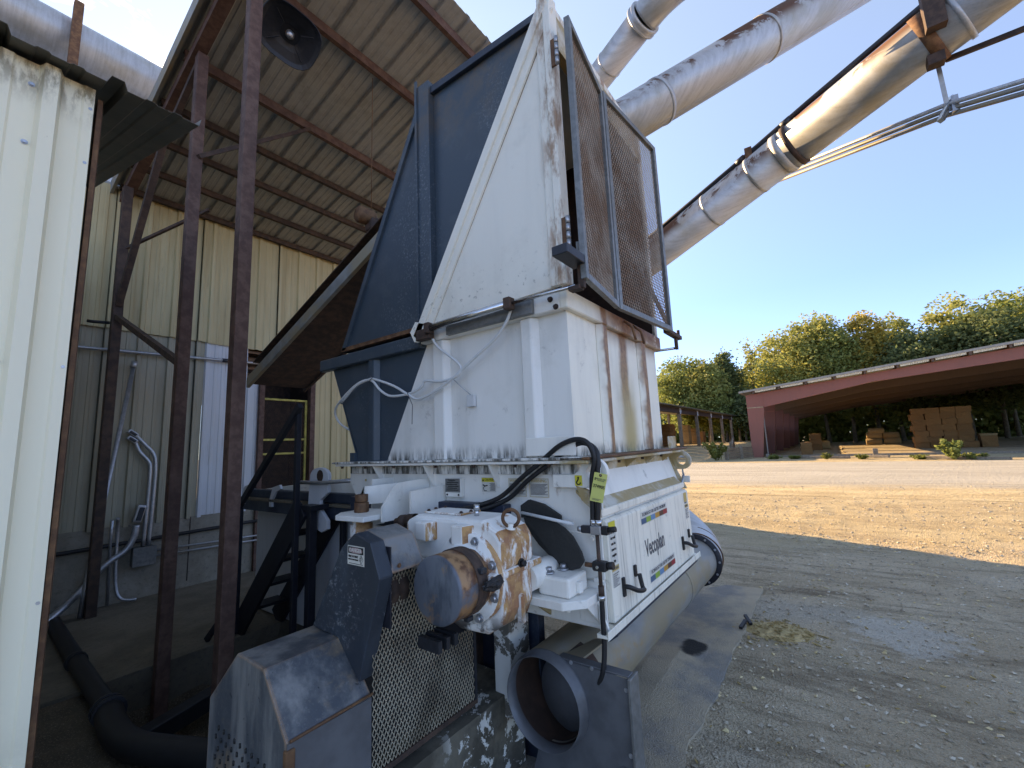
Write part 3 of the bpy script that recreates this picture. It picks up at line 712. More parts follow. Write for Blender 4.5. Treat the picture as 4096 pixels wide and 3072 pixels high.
# sheet edge trim and edge rafter on the left
MB().prism([(1.085, RY0, rz(RY0)-.11), (1.115, RY0, rz(RY0)-.11), (1.115, RY0, rz(RY0)+.045), (1.085, RY0, rz(RY0)+.045)], (0, RY1-RY0, rz(RY1)-rz(RY0))).build('edge_trim', 'galv_dull', can)
MB().prism([(1.17, RY0+.1, rz(RY0+.1)-.21), (1.27, RY0+.1, rz(RY0+.1)-.21), (1.27, RY0+.1, rz(RY0+.1)-.115), (1.17, RY0+.1, rz(RY0+.1)-.115)], (0, RY1-RY0-.1, rz(RY1)-rz(RY0+.1))).build('edge_rafter', 'post', can)
for (px_, py_, zb, wd, m) in ((1.245, 4.36, -.40, .088, 'post'), (1.225, 3.20, -.40, .088, 'post'), (1.19, 6.42, .0, .09, 'darkrust')):
    po = MB().box(px_-wd/2, px_+wd/2, py_-wd/2, py_+wd/2, zb, rz(py_)-.20).build('post', m, can, .006, 2)
    MB().box(px_-.09, px_+.09, py_-.09, py_+.09, zb, zb+.012).build('base_plate', 'darkrust', po)
for p_, q_, a in (((1.19, 6.40, 3.25), (1.24, 4.40, 2.42), .055), ((1.19, 6.38, 3.38), (1.23, 5.1, rz(5.1)-.2), .06), ((1.20, 6.3, 4.05), (1.70, 5.4, 4.40), .03), ((1.25, 4.3, 4.30), (2.4, 4.55, rz(4.55)-.1), .035), ((1.24, 4.33, 5.35), (1.2, 5.05, 4.88), .05)):
    MB().beam(p_, q_, a).build('brace', 'darkrust', can)
s = MB()
for y in (2.72, 3.52, 4.56, 5.2, 5.71):
    for k in range(9): s.bolt((1.2+k*.305+.03, y+.05, rz(y+.05)-.004), (0, -.24, -.97), .006, .008)
s.build('roof_screws', 'chrome', can)
# white foam strip where roof meets wall
mb = MB(); pts = [(1.1+k*.05, WY-.03, 4.95+.012*mnoise.noise(Vector((k*.7, 0, 0)))+(.02 if k % 6 == 0 else 0)) for k in range(72)]
mb.tube(pts, .02, 8).build('sealant_bead', 'hose_white', can)

# hanging lamp under the roof
lamp = thing('hanging_lamp', 'black dish lamp with white bulb hanging under the shed roof', 'lamp', (1.62, 3.40, 5.2))
lc = Vector((1.60, 3.42, 5.25)); ld = (Vector((0, 0, 1.6))-lc).normalized(); ld = (ld+Vector((0, 0, -.3))).normalized()
la = Vector((1, 0, 0)); la = (la-ld*la.dot(ld)).normalized(); lb = ld.cross(la)
def dish(rs, t):
    out = []
    for k in range(32):
        th = 2*pi*k/32; c_, s_ = cos(th), sin(th); q_ = (abs(c_)**3+abs(s_)**3)**(-1/3)
        out.append(lc+ld*t+(la*c_*1.08+lb*s_*.95)*rs*q_)
    return out
mb = MB(); rings = [dish(.03, -.06), dish(.08, -.055), dish(.13, -.02), dish(.20, .01), dish(.225, .03), dish(.22, .038), dish(.19, .014), dish(.12, -.012), dish(.07, -.04)]
for a, b in zip(rings[:-1], rings[1:]):
    for k in range(32): mb.poly([a[k], a[(k+1) % 32], b[(k+1) % 32], b[k]], True)
mb.build('reflector', 'navy', lamp)
MB().lathe(lc-ld*.04, ld, [(0, .034), (.03, .034), (.045, .030), (.06, .018), (.064, 0)], 20).build('bulb', 'zinc', lamp)
MB().tube([lc-ld*.05, lc+Vector((-.14, .16, .16)), Vector((1.40, 3.70, rz(3.7)-.1))], .014, 8).build('arm', 'rust', lamp)
for a in (.6, 2.5, 3.9, 5.6): MB().beam(lc+ld*.0+(la*cos(a)+lb*sin(a))*.09, lc+ld*.018+(la*cos(a)+lb*sin(a))*.19, .008, .006).build('reflector_rib', 'darksteel', lamp)
# small motor on a wire behind the hopper
mo = thing('hanging_motor', 'small rusty motor hanging on a wire behind the blue hopper', 'motor', (2.5, 3.55, 3.9))
MB().lathe((2.40, 3.60, 3.99), (1, -.15, 0), [(0, 0), (0, .07), (.02, .085), (.16, .085), (.18, .07), (.18, 0)], 18).build('housing', 'rust', mo)
MB().box(2.50, 2.66, 3.50, 3.62, 3.84, 3.98).build('gear_case', 'darkrust', mo, .02, 2)
MB().tube([(2.54, 3.56, 4.05), (2.58, 3.60, rz(3.6)-.1)], .004, 6).build('wire', 'rust', mo)
MB().beam((2.53, 3.56, 3.86), (2.66, 3.5, 3.45), .03).build('strut', 'rust', mo)

# ------------------------------------------------------------------ inclined conveyor from the doorway to the hopper
cv = thing('inclined_conveyor', 'dark inclined conveyor trough rising from the doorway to the blue hopper', 'conveyor', (2.5, 5.3, 0))
def cvp(x, t, d=0.0):     # t 0 at lower end, 1 at hopper
    return Vector((x, 5.30+(2.72-5.30)*t, 2.43+(3.44-2.43)*t+d))
MB().prism([cvp(2.19, 0, 0), cvp(2.19, 1, 0), cvp(2.19, 1, .03), cvp(2.19, 0, .03)], (.62, 0, 0)).build('trough_floor', 'darkrust', cv)
for xx in (2.15, 2.81): 
    MB().prism([cvp(xx, -.02, -.02), cvp(xx, 1, -.02), cvp(xx, 1, .10), cvp(xx, -.02, .10)], (.04, 0, 0)).build('side_rail', 'galv_dull' if xx < 2.5 else 'darkrust', cv, .004)
MB().prism([cvp(2.19, 0, .25), cvp(2.19, 1, .25), cvp(2.19, 1, .26), cvp(2.19, 0, .26)], (.62, 0, 0)).build('cover', 'darkrust', cv)
MB().tube([(2.33, 5.29, 2.47), (2.86, 5.29, 2.49)], .022, 12).build('tail_roller', 'chrome', cv)
for xx in (2.30, 2.85): MB().prism([(xx, 5.27, 2.45), (xx, 5.33, 2.45), (xx, 5.30, 2.66)], (.02, 0, 0)).build('hanger', 'zinc', cv)

# ------------------------------------------------------------------ steel stairs beside the machine
st = thing('steel_stairs', 'narrow black steel stairs with handrail beside the white machine', 'stairs', (1.95, 4.3, 0))
top, bot = Vector((0, 3.50, 1.19)), Vector((0, 4.58, .04))
for xx in (1.84, 2.19):
    a = Vector((xx, 0, 0)); d = (bot-top).normalized(); n = Vector((0, d.z, -d.y))*.10
    MB().prism([a+top-n, a+bot-n, a+bot+n, a+top+n], (.03, 0, 0)).build('stringer', 'navy', st, .003)
for k in range(5):
    t = k/5; p = top+(bot-top)*t; 
    MB().box(1.872, 2.188, p.y-.02, p.y+.17, p.z-.03, p.z-.005).build('tread', 'navy', st, .003)
MB().box(1.85, 2.2, 3.35, 3.52, 1.16, 1.20).build('platform', 'navy', st)
for (xx, yy, z1) in ((1.80, 3.52, 1.97), (1.80, 4.53, 1.14)): MB().box(xx, xx+.04, yy-.02, yy+.02, .04, z1).build('post', 'navy', st, .003)
MB().box(2.14, 2.18, 3.38, 3.42, .04, 1.16).build('leg', 'navy', st, .003); MB().box(1.86, 1.92, 3.38, 3.44, .04, 1.16).build('leg', 'navy', st, .003)
MB().beam((1.80, 3.46, 2.0), (1.80, 4.60, 1.08), .035, .05).build('handrail', 'navy', st)
o = MB().beam((1.70, 4.25, .42), (1.62, 4.60, .04), .02, .05).build('leaning_bar', 'navy'); tag(o, 'short black bar leaning near the foot of the stairs', 'bar')

# floor hose and scrap beam
fh = thing('floor_pipe', 'fat black drain pipe lying on the dirt floor by the posts', 'pipe', (.85, 4, 0))
MB().tube(spline([(.93, 6.6, .07), (.885, 5.43, .075), (.86, 4.7, .08), (.845, 4.2, .08), (.83, 3.80, .085)], 6), .055, 16).build('pipe_section', 'black', fh)
MB().tube(spline([(.83, 3.80, .085), (.80, 3.50, .085), (.82, 3.25, .085), (.90, 3.05, .085), (1.02, 2.80, .085), (1.15, 2.5, .08)], 6), .07, 16).build('elbow', 'black', fh)
for yy in (3.84, 3.79): MB().tube([(.832, yy+.015, .086), (.830, yy-.015, .086)], .085, 16).build('clamp', 'darksteel', fh)
for yy in (4.98,): MB().tube([(.868, yy+.03, .078), (.866, yy-.03, .078)], .068, 16).build('coupling', 'black', fh)
o = MB().beam((1.0, 4.02, -.28), (1.72, 4.10, -.18), .12, .12).build('scrap_beam', 'darksteel', None, .006); tag(o, 'dark square beam lying in the pit beside a red post', 'beam')

# ------------------------------------------------------------------ near cream building at the left edge
nb = thing('cream_shed', 'near cream ribbed metal wall with rusty edge at the left', 'building', (0, 2.2, 0))
x = -3.2
sheet_mesh((.135-.305, 2.2, -.2), (1, 0, 0), (0, 0, 1), (0, -1, 0), .455, 3.27, h=.034).build('wall_sheet', 'cream', nb)
for k in range(4): sheet_mesh((.135-.305-.915*(k+1), 2.2, -.2), (1, 0, 0), (0, 0, 1), (0, -1, 0), .915, 3.27, h=.034).build('wall_sheet', 'cream', nb)
MB().prism([(.285, 2.215, -.2), (.30, 2.215, -.2), (.315, 2.30, -.2), (.29, 2.30, -.2)], (.012, 0, 3.25)).build('corner_trim', 'rust', nb)
MB().box(-3.5, .27, 2.25, 2.35, -.2, 3.0).build('frame', 'wood', nb)
s = MB()
for k in range(-3, 1):
    for zz in (.35, 1.15, 1.95, 2.75, 2.98):
        for dx in (.045, .20): s.bolt((.135+k*.305+dx-.06, 2.2-.001, zz), (0, -1, 0), .006, .005)
s.build('wall_screws', 'zinc', nb)
def er(y): return 3.085+.28*(y-2.17)
for k in range(5): sheet_mesh((.16, 2.36+k*.88, -.2), (0, 1, 0), (0, 0, 1), (1, 0, 0), .88, er(2.36+k*.88)+.1).build('side_sheet', 'cream', nb)  # unseen side wall, roof and far side added to darken the bay
for k in range(6): sheet_mesh((-5.2+k*.9, 2.9, er(2.9)+.03), (1, 0, 0), (0, 3.84, .28*3.84), (0, -.27, .963), .9, 3.98).build('roof_sheet', 'roofdark', nb)
MB().box(-5.2, -5.1, 2.3, 6.7, -.2, 3.2).build('unseen_far_side', 'cream', nb)
sv = Vector((0, .78, .28*.78))
for xa, xb in ((-.31, .61), (-1.2, -.31), (-2.1, -1.2), (-3.0, -2.1)):
    sheet_mesh((xa, 2.10, er(2.10)), (1, 0, 0), sv, (0, -.27, .963), xb-xa, sv.length*(2.9 if xa > -.5 else 1), h=.03).build('roof_sheet', 'roofdark', nb)
MB().beam((-3, 2.5, er(2.5)-.06), (.30, 2.5, er(2.5)-.06), .05, .09).build('purlin', 'wood', nb)

# ------------------------------------------------------------------ galvanised ducts
def duct(name, label, pts, r, mat, rings=(), seams=()):
    t = thing(name, label, 'pipe', pts[0])
    tb = MB().tube(pts, r, 40).build('duct', mat, t)
    for (a, b, rr, m, nm) in rings: MB().tube([a, b], rr, 40).build(nm, m, t)
    return t
def lerp(a, b, t): return Vector(a)+(Vector(b)-Vector(a))*t
a, b = Vector((-4.5, 8.25, 7.74)), Vector((3.2, 8.25, 7.68))
d1 = duct('roof_duct', 'galvanised round duct on the mill roof at upper left', [a, b], .30, 'galv', [(lerp(a, b, .3), lerp(a, b, .31), .31, 'galv', 'joint_ring'), (lerp(a, b, .82), lerp(a, b, .83), .31, 'galv', 'joint_ring')])
o = MB().box(.72, .82, 7.85, 7.95, 5.2, 8.10).build('duct_post', 'rust', None, .006); tag(o, 'rusty red stub post holding the roof duct', 'post')
# pipe 3: big rusty pipe, lower right
p3a, p3b = Vector((8.22, 6.40, 3.24)), Vector((4.30, -4.15, 6.10))
def on3(y): t = (y-p3a.y)/(p3b.y-p3a.y); return lerp(p3a, p3b, t)
dd3 = (p3b-p3a).normalized()
k3 = on3(-.12)
t3 = thing('blow_pipe', 'big rust-streaked galvanised pipe, lowest of the three crossing the sky', 'pipe', k3)
MB().tube([p3a, on3(.12)], .243, 48).build('duct', 'galv_rust', t3)
MB().tube([on3(.12), p3b], .247, 48).build('duct', 'galv_rust', t3)
for y, w_, rr, m, nm in ((.98, .02, .249, 'galv', 'seam_band'), (.40, .02, .249, 'galv', 'seam_band'), (.08, .04, .256, 'galv', 'clamp_ring'), (-.03, .028, .262, 'darkrust', 'clamp_ring'), (-1.38, .02, .262, 'galv', 'seam_band'), (-2.0, .02, .262, 'galv', 'seam_band')):
    c_ = on3(y); MB().tube([c_-dd3*w_, c_+dd3*w_], rr, 48).build(nm, m, t3)
MB().tube([on3(.98)+Vector((-.10, .0, -.205)), on3(.40)+Vector((-.10, 0, -.205))], .012, 8).build('lock_seam', 'galv', t3)
c_ = on3(-1.18); side = dd3.cross(Vector((0, 0, 1))).normalized()
if side.x > 0: side = -side
MB().tube([c_-dd3*.05, c_+dd3*.05], .262, 48).build('strap', 'rust', t3)
MB().box(c_.x-.33, c_.x-.24, c_.y-.07, c_.y+.07, c_.z-.12, c_.z+.28).build('bracket', 'darkrust', t3)
MB().box(c_.x-.12, c_.x-.02, c_.y-.06, c_.y+.06, c_.z-.34, c_.z-.24).build('bracket', 'darkrust', t3)
# middle pipe
p2a, p2b = Vector((2.95, 3.30, 3.75)), Vector((7.6, -2.48, 8.27))
d2 = thing('blow_pipe', 'galvanised pipe with rust on top, middle of the three crossing the sky', 'pipe', p2a)
MB().tube([p2a, p2b], .25, 48).build('duct', 'galv_rust', d2)
dd = (p2b-p2a).normalized()
for t_ in (.55, .37): MB().tube([lerp(p2a, p2b, t_)-dd*.02, lerp(p2a, p2b, t_)+dd*.02], .258, 48).build('seam_band', 'galv', d2)
MB().tube([lerp(p2a, p2b, .2)+Vector((.03, -.10, -.225)), lerp(p2a, p2b, .95)+Vector((.03, -.10, -.225))], .009, 6).build('lock_seam', 'galv', d2)
# top pipe with elbow
d1p = thing('blow_pipe', 'slim galvanised pipe with flanged elbow, topmost of the three crossing the sky', 'pipe', (4.8, 1.8, 6.3))
e0, e1 = Vector((6.9, 6.4, 5.8)), Vector((4.53, 1.22, 6.405))
MB().tube([e0, e1], .17, 40).build('duct', 'galv', d1p); dd = (e1-e0).normalized()
MB().lathe(e1-dd*.03, dd, [(0, .17), (0, .205), (.025, .205), (.03, .19), (.06, .205), (.085, .205), (.085, .17)], 40).build('flange', 'galv', d1p)
MB().tube(spline([e1+dd*.05, (4.46, .98, 6.46), (4.52, .78, 6.58), (4.66, .62, 6.70), (4.95, .42, 6.85), (5.6, .05, 7.1)], 6), .175, 40).build('elbow', 'galv', d1p)
s_ = lerp(e0, e1, .90); MB().tube([s_-dd*.012, s_+dd*.012], .176, 40).build('seam_band', 'galv', d1p)
# conduits and rods with pipe 3
cnt = thing('overhead_conduit', 'dark grey conduit clamped along the top of the big rusty pipe', 'conduit', on3(0))
off = Vector((-.07, 0, .30))
MB().tube([on3(4.5)+off, on3(.55)+off, on3(-.2)+off*1.05, on3(-3.6)+off*1.05], .032, 14).build('tube', 'darksteel', cnt)
for y in (.55, .02): MB().tube([on3(y+.05)+off, on3(y-.05)+off], .045, 14).build('coupling', 'darksteel', cnt)
c_ = on3(.45)+off; MB().box(c_.x-.06, c_.x+.05, c_.y-.04, c_.y+.04, c_.z-.12, c_.z+.06).build('clamp', 'rust', cnt)
CL, CR, CE = Vector((6.98, .73, 5.06)), Vector((5.57, -1.25, 4.63)), Vector((5.192, -1.615, 4.391))
CL, CE = CR+(CL-CR)*1.0, CR+(CE-CR)*1.5
for k, dz in enumerate((.04, -.005, -.05)):
    v = Vector((.02*k, .0, dz))
    o = MB().tube([Vector((6.36, .08, 4.96))+(Vector((6.36, .08, 4.96))-CR)*.6+v, CR+v, CE+v], .021, 10).build('slung_conduit', 'galv_dull' if k else 'galv')
    tag(o, ['top', 'middle', 'bottom'][k]+' one of three conduits slung below the big rusty pipe', 'conduit', 'conduits slung below the pipe')
hr = thing('conduit_hanger', 'bright strut hanger holding the slung conduits to the rusty pipe', 'bracket', CR)
MB().beam((5.47, -1.22, 5.04), (5.56, -1.245, 4.68), .035, .02).build('drop_strut', 'zinc', hr)
MB().beam((5.50, -1.17, 4.49), (5.60, -1.30, 4.74), .045, .045).build('strut_channel', 'chrome', hr); MB().beam((5.55, -1.29, 4.55), (5.57, -1.30, 4.72), .05, .06).build('clamp', 'zinc', hr)
o = MB().beam((5.52, -1.29, 5.09), (5.18, -1.93, 4.87), .03, .045).build('tie_bar', 'darkrust'); tag(o, 'dark flat tie bar running right from the rusty pipe', 'bar')

# ------------------------------------------------------------------ red open shed with bales
SX = 36.3
rs = thing('red_shed', 'long open shed with red steel frames and low curved roof', 'shed', (SX, -5, 0))
def eave(y):   # top of frame
    return 4.58+.096*(4.8-y) if y > -14 else 4.58+.096*18.8-.096*(-14-y)
frames = [SX, 44.05, 51.8, 59.5, 67.3, 75]
for k, X in enumerate(frames):
    m = 'red' if k == 0 else 'red_shaded'
    c = MB().prism([(X, 4.98, 4.5), (X, 4.98, 0), (X, 4.30, 0), (X, 3.88, 3.6), (X, 3.88, 4.5)], (.25, 0, 0)).build('column', m, rs)
    if k < 2: MB().box(X-.02, X, 3.89, 4.97, 3.60, 3.66).build('stiffener', 'plank' if k == 0 else 'red', c); MB().box(X-.02, X, 3.86, 3.92, 3.6, 4.60).build('stiffener', m, c)
    r = MB().prism([(X+.001, 4.98, 4.5), (X+.001, 4.98, 4.585), (X+.001, -14, eave(-14)), (X+.001, -33, eave(-33)), (X+.001, -33, eave(-33)-.7), (X+.001, -16, eave(-14)-.62), (X+.001, -10, 5.30), (X+.001, -2.4, 4.72), (X+.001, 3.87, 3.62), (X+.001, 3.87, 4.5)], (.22, 0, 0))
    r.build('rafter', m if k == 0 else 'red_brown_shade', rs)
    MB().box(X, X+.3, -33.3, -32.7, 0, 5.3).build('column', m, rs)
for k in range(13):
    y = 4.4-k*1.62; z = eave(y)
    MB().box(SX-.42, 76, y-.06, y+.06, z+.012, z+.19).build('purlin', 'red_brown_shade', rs)
for x in range(9):
    a, b = SX-.5+x*4.4, SX-.5+(x+1)*4.4
    MB().prism([(a, 5.35, eave(5.35)+.20), (a, -14, eave(-14)+.20), (a, -14, eave(-14)+.34), (a, 5.35, eave(5.35)+.34)], (4.39, 0, 0)).build('roof_sheet', 'roofgrey', rs)
    MB().prism([(a, -14, eave(-14)+.20), (a, -33.6, eave(-33.6)+.20), (a, -33.6, eave(-33.6)+.26), (a, -14, eave(-14)+.26)], (4.39, 0, 0)).build('roof_sheet', 'roofgrey', rs)
for k in range(12): MB().prism([(SX-.45, 4.4-k*1.62-.12, eave(4.4-k*1.62-.12)+.06), (SX-.45, 4.4-k*1.62-1.45, eave(4.4-k*1.62-1.45)+.06), (SX-.45, 4.4-k*1.62-1.45, eave(4.4-k*1.62-1.45)+.198), (SX-.45, 4.4-k*1.62-.12, eave(4.4-k*1.62-.12)+.198)], (.02, 0, 0)).build('edge_trim', 'cream', rs)
# low side sheeting on the left, open band above
MB().box(36.6, 76, 4.86, 4.94, 0, 2.35).build('side_sheet', 'red_brown_shade', rs)
MB().box(SX+.1, SX+.2, 3.95, 4.02, 0, 3.4).build('door_track', 'framegrey', rs); MB().box(SX-.15, SX+.02, 3.9, 4.1, 0, .25).build('track_foot', 'concrete', rs)
# plank floor
for k in range(22):
    x = 36.9+k*1.0; y0 = -5.1-.25*random.random(); y1 = -.7+.3*random.random()
    o = MB().box(x, x+.94, y0-9, y1, .05, .10+.02*random.random()).build('floor_plank', 'plank', rs)
MB().box(36.2, 36.5, -26, 3.6, .0, .13).build('sill_beam', 'wood', rs)
def rough_box(name, sx, sy, sz, mat):
    bm = bmesh.new(); bmesh.ops.create_cube(bm, size=1)
    bmesh.ops.subdivide_edges(bm, edges=bm.edges[:], cuts=2, use_grid_fill=True)
    for v in bm.verts:
        v.co.x *= sx; v.co.y *= sy; v.co.z *= sz
        v.co += Vector((random.uniform(-.02, .02), random.uniform(-.025, .025), random.uniform(-.015, .015)))
        if abs(v.co.x) > sx*.45 and abs(v.co.y) > sy*.45: v.co.x *= .97; v.co.y *= .975
        v.co.z += sz/2
    me = bpy.data.meshes.new(name); bm.to_mesh(me); bm.free(); me.materials.append(M[mat]); return me
BM = [rough_box('bale', 1.0, .80, .425, 'bale') for _ in range(4)]
BP = [rough_box('bale', .9, .62, .42, 'bale2') for _ in range(3)]
def place(me, loc, label, group, rz_=0, cat='bale', name='straw_bale'):
    o = bpy.data.objects.new(name, me); COL.objects.link(o); o.location = loc; o.rotation_euler.z = rz_
    return tag(o, label, cat, group)
rown = ['bottom', 'second', 'third', 'fourth', 'fifth', 'sixth', 'top']; coln = ['left end', 'second', 'third', 'right end']
for i in range(7):
    for j in range(4):
        place(BM[(i*3+j) % 4], (45.3+random.uniform(-.08, .08), -5.28-j*.82+random.uniform(-.05, .05)+(.06 if i % 2 else 0), .11+i*.424), 'brown straw bale, %s row, %s column of the tall stack' % (rown[i], coln[j]), 'bales of the tall stack', random.uniform(-.02, .02))
for i in range(2):
    place(BM[i], (44.9, -8.70, .11+i*.38), '%s brown bale of the low pair right of the tall stack' % ['lower', 'upper'][i], 'low bales by the stack')
place(BP[0], (44.85, -8.70, .90), 'pale flat bale lying on the low pair right of the stack', 'low bales by the stack').scale = (1.1, 1.4, .35)
place(BM[2], (44.55, -7.72, .11), 'brown bale standing in front of the tall stack', 'low bales by the stack')
nbn = ['lower', 'upper']
for i in range(2): place(BM[i+1], (38.4, 1.74, .02+i*.47), '%s brown bale just inside the red shed near its left column' % nbn[i], 'bales inside the left column', .05).scale = (1, .85, 1.1)
for i in range(3): place(BM[i], (49.5, 1.45, .02+i*.5), 'shaded brown bale, %s of three at the back left of the red shed' % ['bottom', 'middle', 'top'][i], 'bales at back left').scale = (1, 1.1, 1.15)
def round_bale():
    mb = MB(); mb.lathe((0, -.7, .55), (0, 1, 0), [(0, .0), (.0, .45), (.06, .53), (.7, .55), (1.34, .53), (1.4, .45), (1.4, 0)], 20); o = mb.build('round_bale', 'bale2'); return o
rb = round_bale(); 
pos = [(58, -3.2, .0, 'bottom left'), (58, -4.65, .0, 'bottom right'), (58.2, -3.3, .62, 'middle left'), (58.1, -4.6, .60, 'middle right'), (58.2, -3.5, 1.05, 'top left')]
for i, (x, y, z, lab) in enumerate(pos):
    o = rb if i == 0 else rb.copy()
    if i: COL.objects.link(o)
    o.location = (x, y, z+.1); o.scale = (.62, .9, .62)
    tag(o, 'sunlit rounded bale, %s of the heap at the back of the red shed' % lab, 'bale', 'rounded bales at the back')
o = rb.copy(); COL.objects.link(o); o.location = (50.0, .95, .05); o.scale = (.7, .8, .7); tag(o, 'shaded rounded bale beside the three stacked bales', 'bale', 'rounded bales at the back')
# ------------------------------------------------------------------ long open shed, far left
ls = thing('long_shed', 'long low open shed with grey timber posts in front of the woods', 'shed', (60, 13, .7))
LX = [42.6-6.6, 43.9, 50.6, 57.2, 63.9, 70.6, 77, 83]
for x in LX:
    p = MB().box(x-.17, x+.17, 11.85, 12.15, .5, 4.05).build('post', 'wood', ls, .03); MB().prism([(x-.3, 11.84, 4.58), (x+.3, 11.84, 4.58), (x+.3, 11.84, 4.25), (x+.1, 11.84, 4.0), (x-.1, 11.84, 4.0), (x-.3, 11.84, 4.25)], (0, -.03, 0)).build('gusset', 'newwhite', p)
    MB().box(x-.15, x+.15, 18.8, 19.1, .5, 5.2).build('post', 'wood', ls)
MB().box(35, 84, 11.86, 12.1, 4.06, 4.55).build('eave_beam', 'darkrust', ls)
for k in range(8): MB().prism([(35+k*6.1, 11.2, 4.56), (35+k*6.1, 19.6, 5.3), (35+k*6.1, 19.6, 5.38), (35+k*6.1, 11.2, 4.64)], (6.08, 0, 0)).build('roof_sheet', 'roofdark', ls)
for k in range(12): MB().box(35+k*1.6, 36.5+k*1.6, 19.0, 19.05, .5, 5.0).build('back_board', 'greybeige', ls)
gi = 0
for (x, y, n, m) in ((49, 16.5, 7, 0), (52.5, 16.0, 6, 0), (55.0, 16.5, 6, 0), (61, 16, 6, 1), (63, 15.5, 5, 1), (66, 15.5, 4, 0)):
    for i in range(n):
        o = place((BM, BP)[m][i % 3], (x, y, .72+i*.44), 'pallet-height bale number %s up, in %s stack from the left of the long shed' % (['one', 'two', 'three', 'four', 'five', 'six', 'seven'][i], ['first', 'second', 'third', 'fourth', 'fifth', 'sixth'][gi]), 'bales in the long shed'); o.scale = (1.6, 1.7, 1)
    gi += 1
# white post, white bag, timber fence, stakes
o = MB().box(33.0, 33.18, 9.55, 9.75, .0, 1.6).build('white_post', 'newwhite', None, .02); tag(o, 'short white post seen just past the corner of the machine', 'post')
bm = bmesh.new(); bmesh.ops.create_icosphere(bm, subdivisions=3, radius=.5)
for v in bm.verts:
    v.co *= 1+.25*mnoise.noise(v.co*2.2); v.co.z = max(v.co.z*.5, -.12); v.co.y *= 1.3
me = bpy.data.meshes.new('white_bag'); bm.to_mesh(me); bm.free(); me.materials.append(M['newwhite']); me.polygons.foreach_set('use_smooth', [True]*len(me.polygons))
o = bpy.data.objects.new('white_bag', me); COL.objects.link(o); o.location = (35.4, 10.0, .22); o.scale = (.9, .9, .8); tag(o, 'white plastic bag lying on the shaded yard ground', 'bag')
fe = thing('timber_stack', 'low weathered timber barrier beside the red shed column', 'barrier', (34, 5.9, 0))
for i, (za, zb) in enumerate(((.04, .22), (.25, .43), (.46, .63), (.66, .82))): MB().beam((33.3, 6.15-.01*i, (za+zb)/2), (35.9, 4.9+.02*i, (za+zb)/2+.02*random.random()), .16, zb-za).build('timber', 'lumber', fe, .01)
for (x, y) in ((33.25, 6.2), (34.6, 5.5)): MB().box(x-.10, x+.10, y-.16, y+.06, 0, .92).build('stake', 'wood', fe, .01)
gr = thing('guard_rail', 'low timber guard rail running back beside the red shed', 'barrier', (42, 7.5, 0))
for k, x in enumerate((37.5, 40.5, 43.5)): MB().box(x-.12, x+.12, 6.4+k*.45, 6.65+k*.45, .2, 1.15+.1*k).build('post', 'wood', gr, .01)
MB().beam((36, 6.2, .95), (46, 7.8, 1.35), .12, .28).build('rail', 'lumber', gr); MB().beam((36, 6.2, .55), (46, 7.8, .95), .12, .2).build('rail', 'lumber', gr)
for k, (x, y0, y1, z) in enumerate(((33.6, 2.4, -.6, .10), (32.6, -.9, -2.3, .16), (31.2, -3.2, -4.6, .12), (30.6, -4.4, -6.4, .08))):
    o = MB().beam((x, y0, z), (x-.9, y1, z-.02), .16, .14).build('loose_timber', 'wood', None, .01); tag(o, 'weathered loose timber, %s along the front of the red shed' % ['leftmost', 'second', 'third', 'rightmost'][k], 'timber', 'loose timbers by the shed front')
o = MB().box(33.3, 33.45, -1.95, -1.7, .0, .55).build('stump', 'wood', None, .02); tag(o, 'short grey wooden stake standing at the shed front', 'stake')

